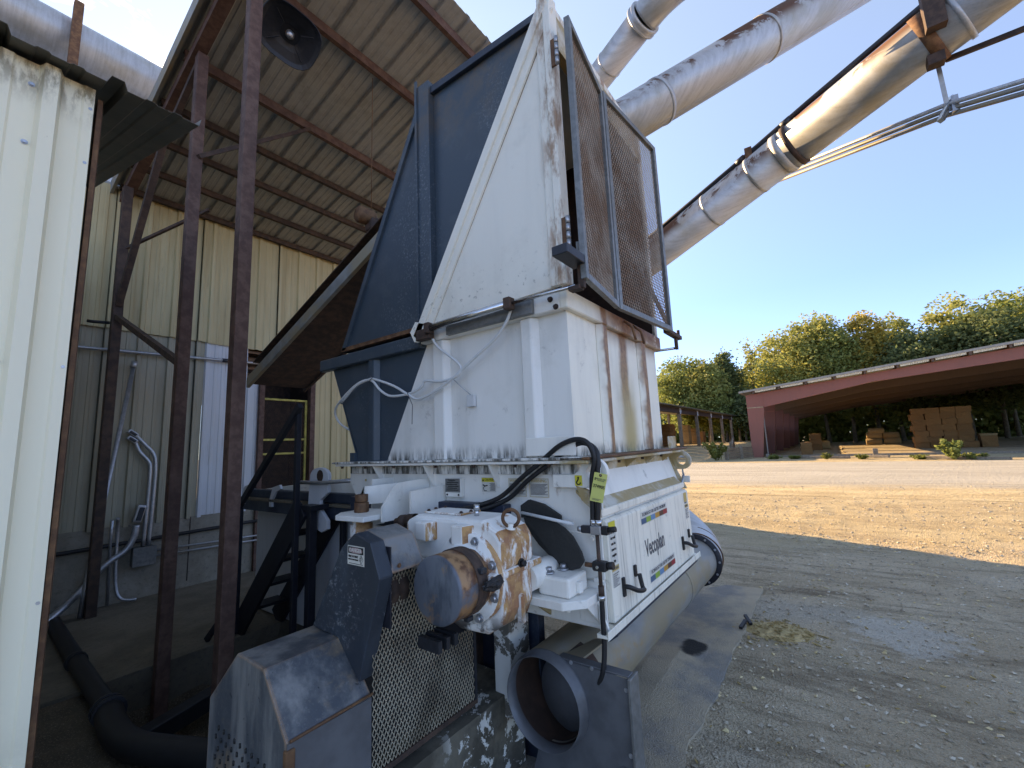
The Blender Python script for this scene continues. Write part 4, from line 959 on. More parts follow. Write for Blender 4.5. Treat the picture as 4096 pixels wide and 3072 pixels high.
# ------------------------------------------------------------------ plants and trees
def leaf_quads(C, size, rng, up=.3, elong=1.5):
    n = len(C); a = rng.normal(size=(n, 3)); a[:, 2] *= .7; a /= np.linalg.norm(a, axis=1)[:, None]
    b = rng.normal(size=(n, 3)); b -= a*(a*b).sum(1)[:, None]; b /= np.linalg.norm(b, axis=1)[:, None]
    s = (size*rng.uniform(.55, 1.25, n))[:, None]
    a = a*s*elong*.5; b = b*s*.5
    return np.stack([C-a, C+b*.9-a*.1, C+a, C-b*.9-a*.1], axis=1)
def tree(name, label, x, y, h, r, mat, seed, n=5200, bare=False, trunk_h=.35, ls_=.33, kind='round', group='trees of the wood'):
    rng = np.random.default_rng(seed); t = thing(name, label, 'tree', (x, y, 0), group)
    mb = MB(); cz = h*(.5+trunk_h*.25); rzv = h-cz
    lean = Vector((rng.uniform(-.4, .4), rng.uniform(-.4, .4), 0))
    mb.tube([Vector((x, y, -.2)), Vector((x, y, h*.3))+lean*.5, Vector((x, y, h*.62))+lean, Vector((x, y, h*.86))+lean*1.6], [.26, .2, .13, .04], 8)
    for k in range(16):
        th = rng.uniform(0, 2*pi); z0 = h*rng.uniform(.28, .8); rr = r*rng.uniform(.5, .95)*(1.0 if z0 < h*.65 else .6)
        p0 = Vector((x, y, z0))+lean*(z0/h); p2 = p0+Vector((cos(th)*rr, sin(th)*rr, rr*rng.uniform(.35, .9))); p1 = (p0+p2)/2+Vector((0, 0, .15*rr))
        mb.tube([p0, p1, p2], [.085, .05, .018], 5)
    mb.build('trunk', 'bark', t)
    nc = 95 if not bare else 30
    dirs = rng.normal(size=(nc, 3)); dirs /= np.linalg.norm(dirs, axis=1)[:, None]; rad = rng.uniform(.15, 1.0, nc)**.5
    cc = np.array([x, y, cz])+dirs*rad[:, None]*np.array([r, r, rzv])*.86
    if kind == 'cone':
        k_ = np.clip((cc[:, 2]-(cz-rzv))/(2*rzv), 0, 1); sc_ = (1.15-k_)
        cc[:, 0] = x+(cc[:, 0]-x)*sc_; cc[:, 1] = y+(cc[:, 1]-y)*sc_
    cr_ = r*rng.uniform(.16, .30, nc)
    per = n//nc; C = []
    for k in range(nc):
        d = rng.normal(size=(per, 3)); d /= np.linalg.norm(d, axis=1)[:, None]
        C.append(cc[k]+rng.normal(size=(per, 3))*cr_[k]*np.array([.62, .62, .42]))
    ex_ = rng.normal(size=(n//4, 3)); ex_ /= np.linalg.norm(ex_, axis=1)[:, None]; ex_ = np.array([x, y, cz])+ex_*(rng.uniform(0, 1, n//4)**.38)[:, None]*np.array([r, r, rzv])*1.02
    if kind != 'cone': C.append(ex_)
    C = np.concatenate(C); C = C[C[:, 2] > h*.06]
    quads_np('crown', leaf_quads(C, ls_, rng), mat, t, (x, y, 0))
    return t
TR = [(76, 19.5, 15.6, 4.2, 'leaf_green', 'mixed green tree at the left edge of the wood, above the long shed'),
      (74, 15.8, 14.2, 3.0, 'leaf_yellow', 'yellow tinged tree rising above the middle of the long shed'),
      (78, 13.6, 16.6, 3.4, 'leaf_dark', 'dark green tree with pointed top left of the big yellow tree'),
      (86, 10.6, 19.2, 2.2, 'leaf_yellow', 'thin see-through tree standing just left of the big yellow tree'),
      (80, 4.6, 18.2, 4.6, 'leaf_yellow', 'broad yellow-green tree, left half of the biggest yellow crown'),
      (82, .6, 20.6, 4.4, 'leaf_yellow', 'tall yellow tree, highest crown above the left end of the red roof'),
      (78, -2.3, 16.4, 2.6, 'leaf_green', 'green tree between the yellow and the orange crowns'),
      (80, -5.2, 19.0, 2.9, 'leaf_orange', 'orange-gold tree with slender top above the red roof'),
      (86, -8.9, 19.2, 2.6, 'leaf_yellow', 'pale yellow-green tree right of the orange tree'),
      (77, -9.7, 15.4, 3.4, 'leaf_dark', 'dark rounded tree above the middle of the red roof'),
      (80, -14.4, 19.4, 3.0, 'leaf_yellow', 'tall yellow-green tree above the right part of the red roof'),
      (76, -16.4, 16.2, 3.4, 'leaf_dark', 'dark dense tree right of the tall yellow-green one'),
      (84, -19.2, 19.4, 3.4, 'leaf_green', 'green tree at the right edge of the photo'),
      (78, -22.5, 19.0, 3.6, 'leaf_green', 'rightmost tall green tree of the wood')]
for i, (x, y, h, r, m, lab) in enumerate(TR):
    tree('autumn_tree' if m in ('leaf_yellow', 'leaf_orange') else 'broadleaf_tree', lab, x, y, h, r*(1.25 if 'thin' not in lab else 1), m, 100+i, bare='thin' in lab, n=12500 if 'thin' not in lab else 1700, kind='cone' if 'pointed' in lab else 'round')
# lower growth at the edge of the wood
for i, (x, y, h, r, m, lab) in enumerate(((72, 18, 8.5, 2.8, 'leaf_green', 'small green tree right behind the long shed, left'), (73, 13.2, 8.0, 2.8, 'leaf_green', 'small pale tree right behind the long shed, middle'), (72.5, 9.2, 8.8, 2.8, 'leaf_dark', 'small dark tree by the right end of the long shed'), (78, 7.2, 9.5, 2.6, 'leaf_yellow', 'small yellow tree beside the red shed corner'), (78, -7.5, 11.5, 2.6, 'leaf_green', 'small green tree low behind the red roof'), (78, -13.2, 12.0, 2.6, 'leaf_green', 'bushy pale tree low behind the red roof, right'))):
    tree('understorey_tree', lab, x, y, h, r, m, 300+i, n=3000, group='small trees at the wood edge')
# the wood behind, one mass
rng = np.random.default_rng(5); n = 90000
C = np.stack([rng.uniform(86, 112, n), rng.uniform(-75, 48, n), rng.uniform(.0, 1, n)**.8*17.0], axis=1)
C[:, 2] *= .86+.14*np.sin(C[:, 1]*.55)*np.cos(C[:, 1]*.23+1)
C2 = np.stack([rng.uniform(84, 92, 16000), rng.uniform(-60, 40, 16000), rng.uniform(0, 6, 16000)], axis=1); C = np.concatenate([C, C2])
wood = quads_np('far_wood', leaf_quads(C, .6, rng), 'leaf_green'); struct(wood, 'stuff'); wood['label'] = 'dark mass of woodland behind the nearer trees'
def shrub(name, label, x, y, h, r, mat, seed, n=700, ls_=.10, base=0.0, group=None):
    rng = np.random.default_rng(seed); t = thing(name, label, 'plant', (x, y, base), group)
    mb = MB(); C = []
    for k in range(16):
        th = rng.uniform(0, 2*pi); rr = r*rng.uniform(.15, 1); hh = h*rng.uniform(.55, 1)
        tip = Vector((x+cos(th)*rr, y+sin(th)*rr, base+hh)); p0 = Vector((x+cos(th)*rr*.1, y+sin(th)*rr*.1, base))
        mid = (p0+tip)/2+Vector((0, 0, hh*.12)); mb.tube([p0, mid, tip], [.012, .008, .003], 5)
        for j in range(n//16):
            u_ = rng.uniform(.2, 1.02); q = p0.lerp(mid, u_*2) if u_ < .5 else mid.lerp(tip, (u_-.5)*2)
            C.append(np.array(q)+rng.normal(size=3)*.07*r)
    mb.build('stems', 'leaf_weed', t); quads_np('foliage', leaf_quads(np.array(C), ls_, rng, elong=2.2), mat, t, (x, y, base))
shrub('yard_weed', 'feathery yellow-green weed growing at the end of the timber barrier', 32.9, 6.75, 1.25, .95, 'leaf_weed', 1, 1900, .11)
shrub('yard_bush', 'small leafy green bush at the front of the red shed', 30.2, -4.6, .95, .5, 'leaf_green', 2, 900, .12)
for k, (x, y, h, r) in enumerate(((33.4, 3.4, .22, .6), (33.2, 2.2, .2, .5), (32.4, .55, .38, .3), (31.9, -1.1, .28, .35), (31.0, -3.5, .2, .5), (30.4, -5.4, .25, .6))):
    shrub('weed_tuft', 'low green weed tuft, %s from the left along the red shed front' % ['first', 'second', 'third', 'fourth', 'fifth', 'sixth'][k], x, y, h, r, 'leaf_weed', 20+k, 420, .09, group='weed tufts along the shed front')

# ------------------------------------------------------------------ loose stuff on the ground
def pebbles(name, n, fx, fy, smin, smax, mat, seed, lift=.0, keep=lambda x, y: True):
    rng = np.random.default_rng(seed); Q = []
    base = np.array([[1, 0, 0], [0, 1, 0], [-1, 0, 0], [0, -1, 0], [0, 0, 1], [0, 0, -1]], float)
    faces = [(0, 1, 4), (1, 2, 4), (2, 3, 4), (3, 0, 4), (1, 0, 5), (2, 1, 5), (3, 2, 5), (0, 3, 5)]
    V, F = [], []
    for k in range(n):
        x, y = rng.uniform(*fx), rng.uniform(*fy)
        if not keep(x, y): continue
        s = smin+(smax-smin)*rng.uniform()**3.5; th = rng.uniform(0, 2*pi); c_, s_ = cos(th), sin(th)
        b = base*(s*rng.uniform(.6, 1.2, (6, 1)))*np.array([1.25, .9, .55]); b = b+rng.normal(size=(6, 3))*s*.12
        b = np.stack([b[:, 0]*c_-b[:, 1]*s_, b[:, 0]*s_+b[:, 1]*c_, b[:, 2]], axis=1)
        z = ground_z(x, y)+s*.18+lift; o_ = len(V)
        V += [(p[0]+x, p[1]+y, p[2]+z) for p in b]; F += [tuple(i+o_ for i in f) for f in faces]
    me = bpy.data.meshes.new(name); me.from_pydata(V, [], F); me.update(); me.materials.append(M[mat] if isinstance(mat, str) else mat)
    o = bpy.data.objects.new(name, me); COL.objects.link(o); struct(o, 'stuff'); return o
def gravel_mat():
    b = NB('gravel', .9); g = b.vor(9, None, 'F1', 'Color'); s_ = b.N.new('ShaderNodeSeparateColor'); b.L.new(g, s_.inputs[0])
    c = b.mix(s_.outputs[0], (0.62, 0.53, 0.42), (0.27, 0.215, 0.16)); b.color(b.mix(b.ss(s_.outputs[1], .8, .95), c, (0.66, 0.50, 0.28))); return b.m
gmt = gravel_mat()
o = pebbles('gravel', 14000, (1.9, 8.6), (-4.6, 1.0), .003, .022, gmt, 3); o['label'] = 'loose gravel scattered over the shaded yard'
o = pebbles('clods', 9000, (7.8, 17.5), (-7, 4.2), .006, .03, gmt, 4, keep=lambda x, y: random.random() < 1.4-(x-8)*.12); o['label'] = 'dirt clods on the sunlit yard'
# sawdust heap with chips
mb = MB(); n = 40
def saw_h(x, y):
    d = ((x-4.30)/.20)**2+((y-.56)/.27)**2; return max(0, 1-d)*(.038+.02*mnoise.noise(Vector((x*14, y*14, 0)))+.012*mnoise.noise(Vector((x*40, y*40, 0))))-.004
for i in range(n):
    for j in range(n):
        X = [4.05+.5*(i+a)/n for a in (0, 1)]; Y = [.25+.62*(j+a)/n for a in (0, 1)]
        q = [(X[a], Y[b], ground_z(X[a], Y[b])+saw_h(X[a], Y[b])) for a, b in ((0, 0), (1, 0), (1, 1), (0, 1))]
        if max(saw_h(X[a], Y[b]) for a in (0, 1) for b in (0, 1)) > 0: mb.poly(q, True)
sd = flat('sawdust', (0.66, 0.47, 0.24), .95, var=.45, scale=40)
o = mb.build('sawdust_heap', sd); tag(o, 'small heap of tan sawdust and chips beside the asphalt crack', 'sawdust')
chipm = flat('wood_chips', (0.50, 0.33, 0.13), .9, var=.5, scale=9)
def chips(name, n, cx, cy, rx, ry, seed, lab, smax=.03):
    rng = np.random.default_rng(seed); mb = MB()
    for k in range(n):
        x, y = cx+rng.normal()*rx, cy+rng.normal()*ry; th = rng.uniform(0, pi); s = rng.uniform(.008, smax)
        d = Vector((cos(th), sin(th), rng.uniform(-.2, .3)))*s; z = ground_z(x, y)+(max(0, saw_h(x, y)))+.008
        mb.beam(Vector((x, y, z))-d/2, Vector((x, y, z))+d/2, s*rng.uniform(.2, .5), .004)
    o = mb.build(name, chipm); struct(o, 'stuff'); o['label'] = lab
chips('wood_chips', 170, 4.30, .55, .16, .2, 7, 'wood chips on and around the sawdust heap', .045)
chips('wood_chips', 260, 4.2, -.4, 1.6, 1.1, 8, 'stray wood chips across the yard')
chips('wood_chips', 340, 1.55, 1.16, .35, .16, 9, 'wood chips on the dirt heap under the gearbox')
for k, (x, y, a) in enumerate(((4.34, .78, .5), (4.22, .80, -.2))):
    d = Vector((cos(a), sin(a), 0))*.06
    o = MB().beam(Vector((x, y, .03))-d, Vector((x, y, .055))+d, .025, .02).build('bark_piece', 'black'); tag(o, '%s black scrap at the left edge of the sawdust heap' % ['upper', 'lower'][k], 'scrap', 'black scraps at the sawdust')

# ================================================================== THE SHREDDER
sh = thing('shredder', 'large white and blue industrial shredder with tall hopper, gearbox and guards', 'machine', (2.5, 2.0, 0))
XP, XR = 1.89, 1.84            # side panel plane, rib / flange plane
YP, YR = 1.02, .985            # front panel plane, front rib plane
XE, XER = 3.24, 3.29           # far side
ZF0, ZF1 = 2.27, 2.37          # upper flange of the collar
# ---- collar: white box above the cutting chamber, blue back end tapering down
collar = MB()
collar.poly([(XP, YP, 1.535), (XP, YP, ZF0), (XP, 2.05, ZF0), (XP, 2.46, 1.535)])             # near side, white
cl = collar.build('collar_side', 'collar', sh)
MB().poly([(XE, YP, 1.535), (XE, 2.46, 1.535), (XE, 2.05, ZF0), (XE, YP, ZF0)]).build('collar_side', 'collar', sh)
MB().poly([(XP, YP, 1.535), (XE, YP, 1.535), (XE, YP, ZF0), (XP, YP, ZF0)]).build('collar_front', 'front', sh)
cb = MB().poly([(XP, 2.46, 1.535), (XP, 2.05, ZF0), (XP, 3.14, ZF0), (XP, 2.80, 1.60), (XP, 2.80, 1.535)]).poly([(XE, 2.46, 1.535), (XE, 2.80, 1.535), (XE, 3.14, ZF0), (XE, 2.05, ZF0)]).poly([(XP, 2.80, 1.535), (XP, 3.14, ZF0), (XE, 3.14, ZF0), (XE, 2.80, 1.535)]).build('collar_back', 'blue', sh)
# upper flange and ribs
fs = MB().box(XR, XP+.01, 1.03, 2.06, ZF0, ZF1).build('flange_side', 'collar', sh, .006)
MB().box(XR, XP+.01, 2.06, 3.25, ZF0-.02, ZF1-.03).build('flange_side', 'blue', sh, .008)
MB().box(XR, XER, YR, 1.03, ZF0, ZF1).build('flange_front', 'front', sh, .006)
MB().box(XE-.01, XER, 1.03, 3.2, ZF0, ZF1).build('flange_side', 'collar', sh, .006)
for (ya, yb, m) in ((1.205, 1.30, 'collar'), (1.858, 1.976, 'collar'), (2.552, 2.642, 'blue')):
    MB().prism([(XP, ya-.02, 1.537), (XP, yb+.0, 1.537), (XR+.012, yb-.015, 1.537), (XR+.012, ya+.015, 1.537)], (0, 0, ZF0-1.538)).build('rib', m, sh, .005)
for (xa, xb) in ((2.245, 2.315), (2.875, 2.955)):
    MB().prism([(xa-.03, YP, 1.537), (xb, YP, 1.537), (xb-.005, YR+.003, 1.537), (xa, YR+.003, 1.537)], (0, 0, ZF0-1.538)).build('rib', 'front', sh, .005)
MB().box(XR+.02, XP-.001, 2.80, 2.85, 1.537, 1.60).build('foot_plate', 'blue', sh)
MB().box(1.80, 1.81, .97, 1.25, 1.545, 1.635).build('rail_plate', 'white', sh, .003)
MB().box(3.16, 3.33, .95, .96, 1.52, 1.62).build('rail_plate', 'dusty', sh, .003)
s = MB()
for p in ((XR-.001, 1.08, 2.33), (XR-.001, 1.05, 2.285)): s.bolt(p, (-1, 0, 0), .010, .012)
s.build('flange_bolts', 'darkrust', sh)
for x in (2.55, 2.70): MB().tube([(x, .975, 2.345), (x+.02, .93, 2.30), (x+.03, .92, 2.22)], .008, 8).build('drop_pin', 'rust', sh)
# ---- mid flange: two bolted plates with gussets below
MB().box(1.765, XP+.02, .92, 2.93, 1.525, 1.537).build('mid_flange', 'collar', sh, .002)
MB().box(1.775, XP+.02, .925, 2.90, 1.508, 1.523).build('mid_flange_lower', 'white', sh, .002)
MB().box(1.765, 3.40, .89, YP+.02, 1.524, 1.536).build('mid_flange_front', 'rust', sh, .003)
MB().box(1.765, 3.40, .897, YP+.02, 1.506, 1.522).build('mid_flange_front_lower', 'dusty', sh, .003)
for y in (2.47, 1.98, 1.477):
    MB().prism([(1.785, y, 1.507), (1.872, y, 1.507), (1.872, y, 1.385), (1.855, y, 1.385)], (0, .012, 0)).build('gusset', 'white', sh, .001)
for x in (2.06, 2.42, 2.75, 3.08):
    MB().prism([(x, .91, 1.505), (x, 1.0, 1.505), (x, 1.0, 1.44)], (.012, 0, 0)).build('gusset', 'dusty', sh, .001)
s = MB()
for y in (2.85, 2.58, 2.28, 1.9, 1.72, 1.6, 1.32, 1.12): s.bolt((1.80, y, 1.507), (0, 0, -1), .009, .012)
for x in (2.2, 2.55, 2.9): s.bolt((x, .93, 1.505), (0, 0, -1), .009, .012)
s.build('flange_bolts', 'darkrust', sh)
# ---- base housing
XB = 1.87
bh = MB()
bh.prism([(XB, 1.0, 1.505), (XB, .915, 1.24), (XB, .915, .775), (XB, 2.70, .775), (XB, 2.70, 1.20), (XB, 2.86, 1.38), (XB, 2.86, 1.505)], (1.40, 0, 0))
base = bh.build('base_housing', 'white', sh, .004)
MB().box(XB-.012, XB-.002, 1.0, 2.84, 1.452, 1.50).build('cover_strip', 'collar', sh, .002)
MB().prism([(XB+.05, .999, 1.50), (XB+.05, 1.0, 1.37), (XB+.05, .985, 1.37), (XB+.05, .984, 1.50)], (1.28, 0, 0)).build('chute_back', 'dusty', sh)
MB().prism([(XB-.04, .999, 1.385), (XB-.04, .895, 1.292), (XB-.04, .90, 1.28), (XB-.04, .999, 1.37)], (1.36, 0, 0)).build('chute_slope', 'dusty', sh, .002)
MB().box(XB-.01, 3.20, .886, .91, 1.262, 1.296).build('chute_lip', 'door', sh, .003)
MB().prism([(XB-.05, .99, 1.405), (XB-.05, .965, 1.34), (XB-.05, .915, 1.30), (XB-.05, .93, 1.385)], (.02, 0, 0)).build('chute_end_plate', 'dusty', sh)
MB().prism([(3.24, 1.0, 1.50), (3.24, .885, 1.25), (3.24, 1.0, 1.25)], (.03, 0, 0)).build('chute_end_plate', 'dusty', sh)
# toggle clamps beside the door
for (x, y, z) in ((1.845, .905, 1.345), (3.29, .90, 1.335)):
    tcl = MB().box(x-.012, x, y-.035, y+.02, z-.045, z+.0).build('toggle_clamp', 'white', sh, .002)
    MB().prism([(x-.006, y+.012, z), (x-.006, y-.002, z), (x-.006, y+.006, z+.05), (x-.006, y+.014, z+.055)], (-.008, 0, 0)).build('lever', 'zinc', tcl)
    MB().beam((x-.006, y-.03, z-.02), (x-.006, y+.02, z-.012), .01, .012).build('arm', 'rust', tcl)
for x in (1.92, 3.14): MB().tube([(x, .93, 1.262), (x+.05, .91, 1.268)], .013, 10).build('hinge_pin', 'white', sh)
o = MB().tube([(3.20, .90, 1.28), (3.26, .90, 1.345)], .008, 8).build('pull_rod', 'zinc', sh)
# ---- inspection door with lettering
dr = MB().prism([(1.905, .918, 1.236), (1.905, .908, 1.246), (1.905, .8899, 1.230), (1.905, .880, .797), (1.905, .914, .795)], (1.37, 0, 0)).build('inspection_door', 'door', sh, .005, 2)
DU, DV = Vector((1, 0, 0)), Vector((0, .023, 1)).normalized()
def onD(x, z, d=.0012): return Vector((x, .880+(z-.797)*.023-d, z))
def plateD(name, x0, x1, z0, z1, m, par, d=.0006):
    return MB().prism([onD(x0, z0, d), onD(x1, z0, d), onD(x1, z1, d), onD(x0, z1, d)], (0, -.0008, 0)).build(name, m, par)
text('lettering', 'Vecoplan', .122, onD(2.515, 1.018), DU, DV, 'ink_grey', dr, sx=.70, bold=.0022)
for (x0, z0, flip) in ((2.335, 1.152, 0), (2.385, .845, 1)):
    plateD('slogan_strip', x0-.005, x0+.445, z0-.005, z0+.062, 'decal', dr)
    text('slogan', 'TECHNOLOGY FOR A BETTER TOMORROW', .026, onD(x0+.22, z0+.046, .002), DU, DV, 'ink_grey', dr, sx=.78)
    for k, c_ in enumerate(('c_blue', 'c_green', 'c_cyan', 'c_orange', 'c_brown', 'c_red')): plateD('colour_block', x0+k*.0735, x0+(k+1)*.0735, z0, z0+.028, c_, dr, .0022)
pl = plateD('notice_label', 1.915, 1.995, 1.04, 1.232, 'decal', dr)
plateD('label_border', 1.918, 1.992, 1.195, 1.229, 'decal_yellow', dr, .0016)
for k, w_ in enumerate(('Do not open', 'door until', 'rotor has', 'come to a', 'complete', 'stop')): text('notice_text', w_, .021, onD(1.955, 1.182-k*.0255, .0022), DU, DV, 'ink', dr, sx=.62)
def warn_door(x0, x1, z0, z1):
    plateD('warning_label', x0, x1, z0, z1, 'decal', dr); plateD('warning_band', x0+.003, x1-.003, z1-.024, z1-.003, 'decal_orange', dr, .0016)
    text('warning_text', 'WARNING', .017, onD((x0+x1)/2, z1-.0135, .0026), DU, DV, 'ink_grey', dr, sx=.85)
    for k in range(7): plateD('text_line', x0+.008, x1-.008-.014*(k % 3), z1-.038-k*.009, z1-.0345-k*.009, 'ink_grey', dr, .0016)
warn_door(1.915, 1.997, .945, 1.035)
warn_door(3.165, 3.245, 1.05, 1.15); plateD('notice_label', 3.165, 3.235, 1.165, 1.225, 'decal_orange', dr); plateD('notice_label', 3.17, 3.23, 1.155, 1.163, 'ink_grey', dr)
for x in (2.02, 3.02):
    h_ = MB().tube(spline([onD(x, .925, 0), onD(x, .925, .035), onD(x+.05, .90, .055), onD(x+.12, .885, .055), onD(x+.155, .885, .035), onD(x+.155, .945, .025)], 5), .011, 10)
    h_.build('handle', 'black', dr); MB().prism([onD(x-.012, .88, 0), onD(x+.012, .88, 0), onD(x+.012, .965, 0), onD(x-.012, .965, 0)], (0, -.012, 0)).build('handle_plate', 'black', dr, .003)
    MB().prism([onD(x+.143, .93, 0), onD(x+.167, .93, 0), onD(x+.167, .985, 0), onD(x+.143, .985, 0)], (0, -.012, 0)).build('handle_plate', 'black', dr, .003)
# lower lip: angle iron below the door
lip = MB().prism([(1.785, .915, .792), (1.785, .866, .786), (1.785, .866, .776), (1.785, .915, .774)], (1.56, 0, 0)).prism([(1.785, .860, .770), (1.785, .860, .806), (1.785, .8655, .806), (1.785, .8655, .770)], (1.56, 0, 0)).build('door_sill', 'door', sh, .002)
MB().prism([(1.93, .93, .768), (1.93, .885, .768), (1.93, .885, .735), (1.93, .93, .70)], (1.42, 0, 0)).build('sill_bar', 'blue2', sh, .002)
MB().prism([(1.82, .915, .795), (1.82, .872, .795), (1.82, .915, .90)], (.012, 0, 0)).build('sill_gusset', 'white', sh)
# side corner details
MB().box(1.858, 1.869, .895, 1.08, .99, 1.19).build('corner_plate', 'white', sh, .003); MB().box(1.858, 1.869, .895, 1.03, .80, .98).build('corner_plate', 'white', sh, .003)
s = MB()
for p in ((1.858, .94, 1.165), (1.858, .93, .99), (1.858, .925, 1.02)): s.bolt(p, (-1, 0, 0), .011, .014)
s.build('corner_bolts', 'white', sh)
# ---- lifting lugs (near, far, rear)
def ring(cx, cy, cz, ro, ri, th, extra=None, n=28):
    mb = MB(); o_, i_ = [], []
    for k in range(n):
        a = 2*pi*k/n; o_.append((cy+cos(a)*ro, cz+sin(a)*ro)); i_.append((cy+cos(a)*ri, cz+sin(a)*ri))
    for k in range(n):
        j = (k+1) % n
        for X, fl in ((cx, 0), (cx+th, 1)):
            q = [(X, *i_[k]), (X, *o_[k]), (X, *o_[j]), (X, *i_[j])]; mb.poly(q[::-1] if fl else q)
        mb.poly([(cx, *o_[k]), (cx+th, *o_[k]), (cx+th, *o_[j]), (cx, *o_[j])], True); mb.poly([(cx, *i_[j]), (cx+th, *i_[j]), (cx+th, *i_[k]), (cx, *i_[k])], True)
    return mb
lg = ring(1.822, .900, 1.463, .068, .036, .03)
lg.build('lifting_lug', 'white', sh, .002)
MB().prism([(1.823, 1.115, 1.455), (1.823, 1.115, 1.395), (1.823, .90, 1.395), (1.823, .935, 1.405), (1.823, .938, 1.44), (1.823, .938, 1.49), (1.823, .925, 1.505), (1.823, 1.0, 1.455)], (.028, 0, 0)).build('lug_plate', 'white', sh, .002)
lb2 = MB().box(1.8195, 1.8225, .957, .993, 1.405, 1.452).build('hook_label', 'decal_yellow', sh)
MB().tube([(1.8185, .975, 1.446), (1.8185, .975, 1.434)], .0035, 8).tube(spline([(1.8185, .975, 1.434), (1.8185, .979, 1.428), (1.8185, .985, 1.42), (1.8185, .978, 1.411), (1.8185, .968, 1.413), (1.8185, .964, 1.420)], 4), .0028, 6).build('hook_symbol', 'ink', lb2)
ring(3.26, .905, 1.447, .064, .033, .03).build('lifting_lug', 'dusty', sh, .002)
MB().prism([(3.261, 1.06, 1.505), (3.261, 1.06, 1.385), (3.261, .905, 1.383), (3.261, .945, 1.40), (3.261, .945, 1.49), (3.261, .905, 1.511)], (.028, 0, 0)).build('lug_plate', 'dusty', sh, .002)
XL = 1.95; kf = XL/1.87
def L_(y, z): return (XL, y*kf, 1.6+(z-1.6)*kf)
rl = [L_(*p) for p in ((3.41, 1.44), (3.43, 1.257), (3.44, 1.07), (3.235, 1.008), (3.152, 1.037), (3.154, 1.098), (3.258, 1.181), (3.26, 1.245), (3.153, 1.307), (3.150, 1.43))]
arc = [L_(3.28+.13*cos(a), 1.435+.062*sin(a)) for a in (2.85, 2.45, 2.0, 1.57, 1.1, .7, .3)]
MB().prism(rl+arc, (.03, 0, 0)).build('rear_lug', 'newwhite', sh, .003)
MB().disc((XL-.002, 3.262*kf, 1.6+(1.433-1.6)*kf), (-1, 0, 0), .048, 20).build('lug_hole', 'inside', sh)
o = MB().tube([(XL-.01, 3.75, 1.372), (XL-.02, 3.35, 1.372), (1.95, 2.95, 1.395)], .016, 10).build('lug_rod', 'zinc', sh)
# ---- rear of the machine: ram housing
XS = 2.22
MB().box(XS, 2.95, 2.72, 5.1, .05, 1.16).build('ram_housing', 'newwhite', sh, .004)
MB().prism([(2.12, 2.86, 1.42), (2.12, 3.75, 1.36), (2.12, 4.9, 1.26), (2.12, 4.9, 1.20), (2.12, 2.86, 1.20)], (1.0, 0, 0)).build('ram_cover', 'white', sh, .003)
MB().box(2.05, 2.119, 2.86, 5.05, 1.199, 1.275).build('guide_rail', 'blue2', sh, .004)
MB().box(2.02, 2.2, 2.86, 5.1, 1.075, 1.175).build('guide_beam', 'blue2', sh, .004)
MB().box(2.0, 2.2, 2.86, 5.08, 1.176, 1.198).build('dust_ledge', 'sand' if 'sand' in M else 'slab', sh)
MB().box(1.80, 1.868, 1.405, 2.75, 1.205, 1.30).build('guide_rail', 'blue2', sh, .004)
MB().box(1.79, 1.868, 1.72, 2.75, 1.13, 1.20).build('guide_beam', 'blue2', sh, .004)
s = MB()
for y in (2.95, 3.05, 3.2): s.bolt((2.02, y, 1.125), (-1, 0, 0), .010, .010)
s.build('beam_bolts', 'zinc', sh)
for y in (4.15, 4.75): MB().prism([(2.0, y, 1.30), (2.0, y+.03, 1.335), (2.0, y+.16, 1.31), (2.0, y+.22, 1.19), (2.0, y+.22, 1.13), (2.0, y+.17, 1.13), (2.0, y+.17, 1.19), (2.0, y+.1, 1.27)], (.02, 0, 0)).build('bracket', 'newwhite', sh)
# bracket fins over the gearbox (torque arm support)
def fin(pts, x, th, m='white'): return MB().prism([(x, *p) for p in pts], (th, 0, 0)).build('support_fin', m, sh, .002)
MB().prism([(1.62, 2.32, 1.395), (1.86, 2.12, 1.41), (1.86, 2.12, 1.29), (1.62, 2.32, 1.29), (1.62, 2.42, 1.25)], (0, .014, 0)).build('support_fin', 'white', sh)
MB().prism([(1.52, 2.02, 1.22), (1.52, 2.02, 1.30), (1.62, 2.02, 1.42), (1.865, 2.02, 1.43), (1.865, 2.02, 1.32), (1.75, 2.02, 1.22)], (0, .014, 0)).build('support_fin', 'white', sh)
MB().prism([(1.60, 1.88, 1.38), (1.865, 1.88, 1.39), (1.865, 1.88, 1.31), (1.80, 1.88, 1.24), (1.60, 1.88, 1.24)], (0, .014, 0)).build('support_fin', 'white', sh)
MB().prism([(1.70, 2.36, 1.43), (1.866, 2.36, 1.43), (1.866, 2.36, 1.15), (1.70, 2.36, 1.15)], (0, .014, 0)).build('support_fin', 'white', sh)
ta = MB().prism([(1.42, 2.05, 1.232), (1.40, 2.28, 1.232), (1.48, 2.36, 1.232), (1.66, 2.36, 1.232), (1.72, 2.05, 1.232)], (0, 0, .028)).build('torque_plate', 'white', sh, .003)
MB().cyl((1.54, 2.24, 1.26), (1.54, 2.24, 1.315), .042, 6).cyl((1.54, 2.24, 1.317), (1.54, 2.24, 1.36), .038, 6).build('torque_nut', 'rust', sh, .003)
MB().lathe((1.54, 2.24, 1.232), (0, 0, -1), [(0, .05), (.035, .05), (.036, .062), (.10, .062), (.11, .05), (.115, .068), (.14, .068), (.145, .055), (.24, .055), (.24, 0)], 20).build('rubber_buffer', 'gear', sh)
MB().box(1.48, 1.62, 2.0, 2.2, 1.13, 1.16).build('torque_arm', 'gear', sh, .004)
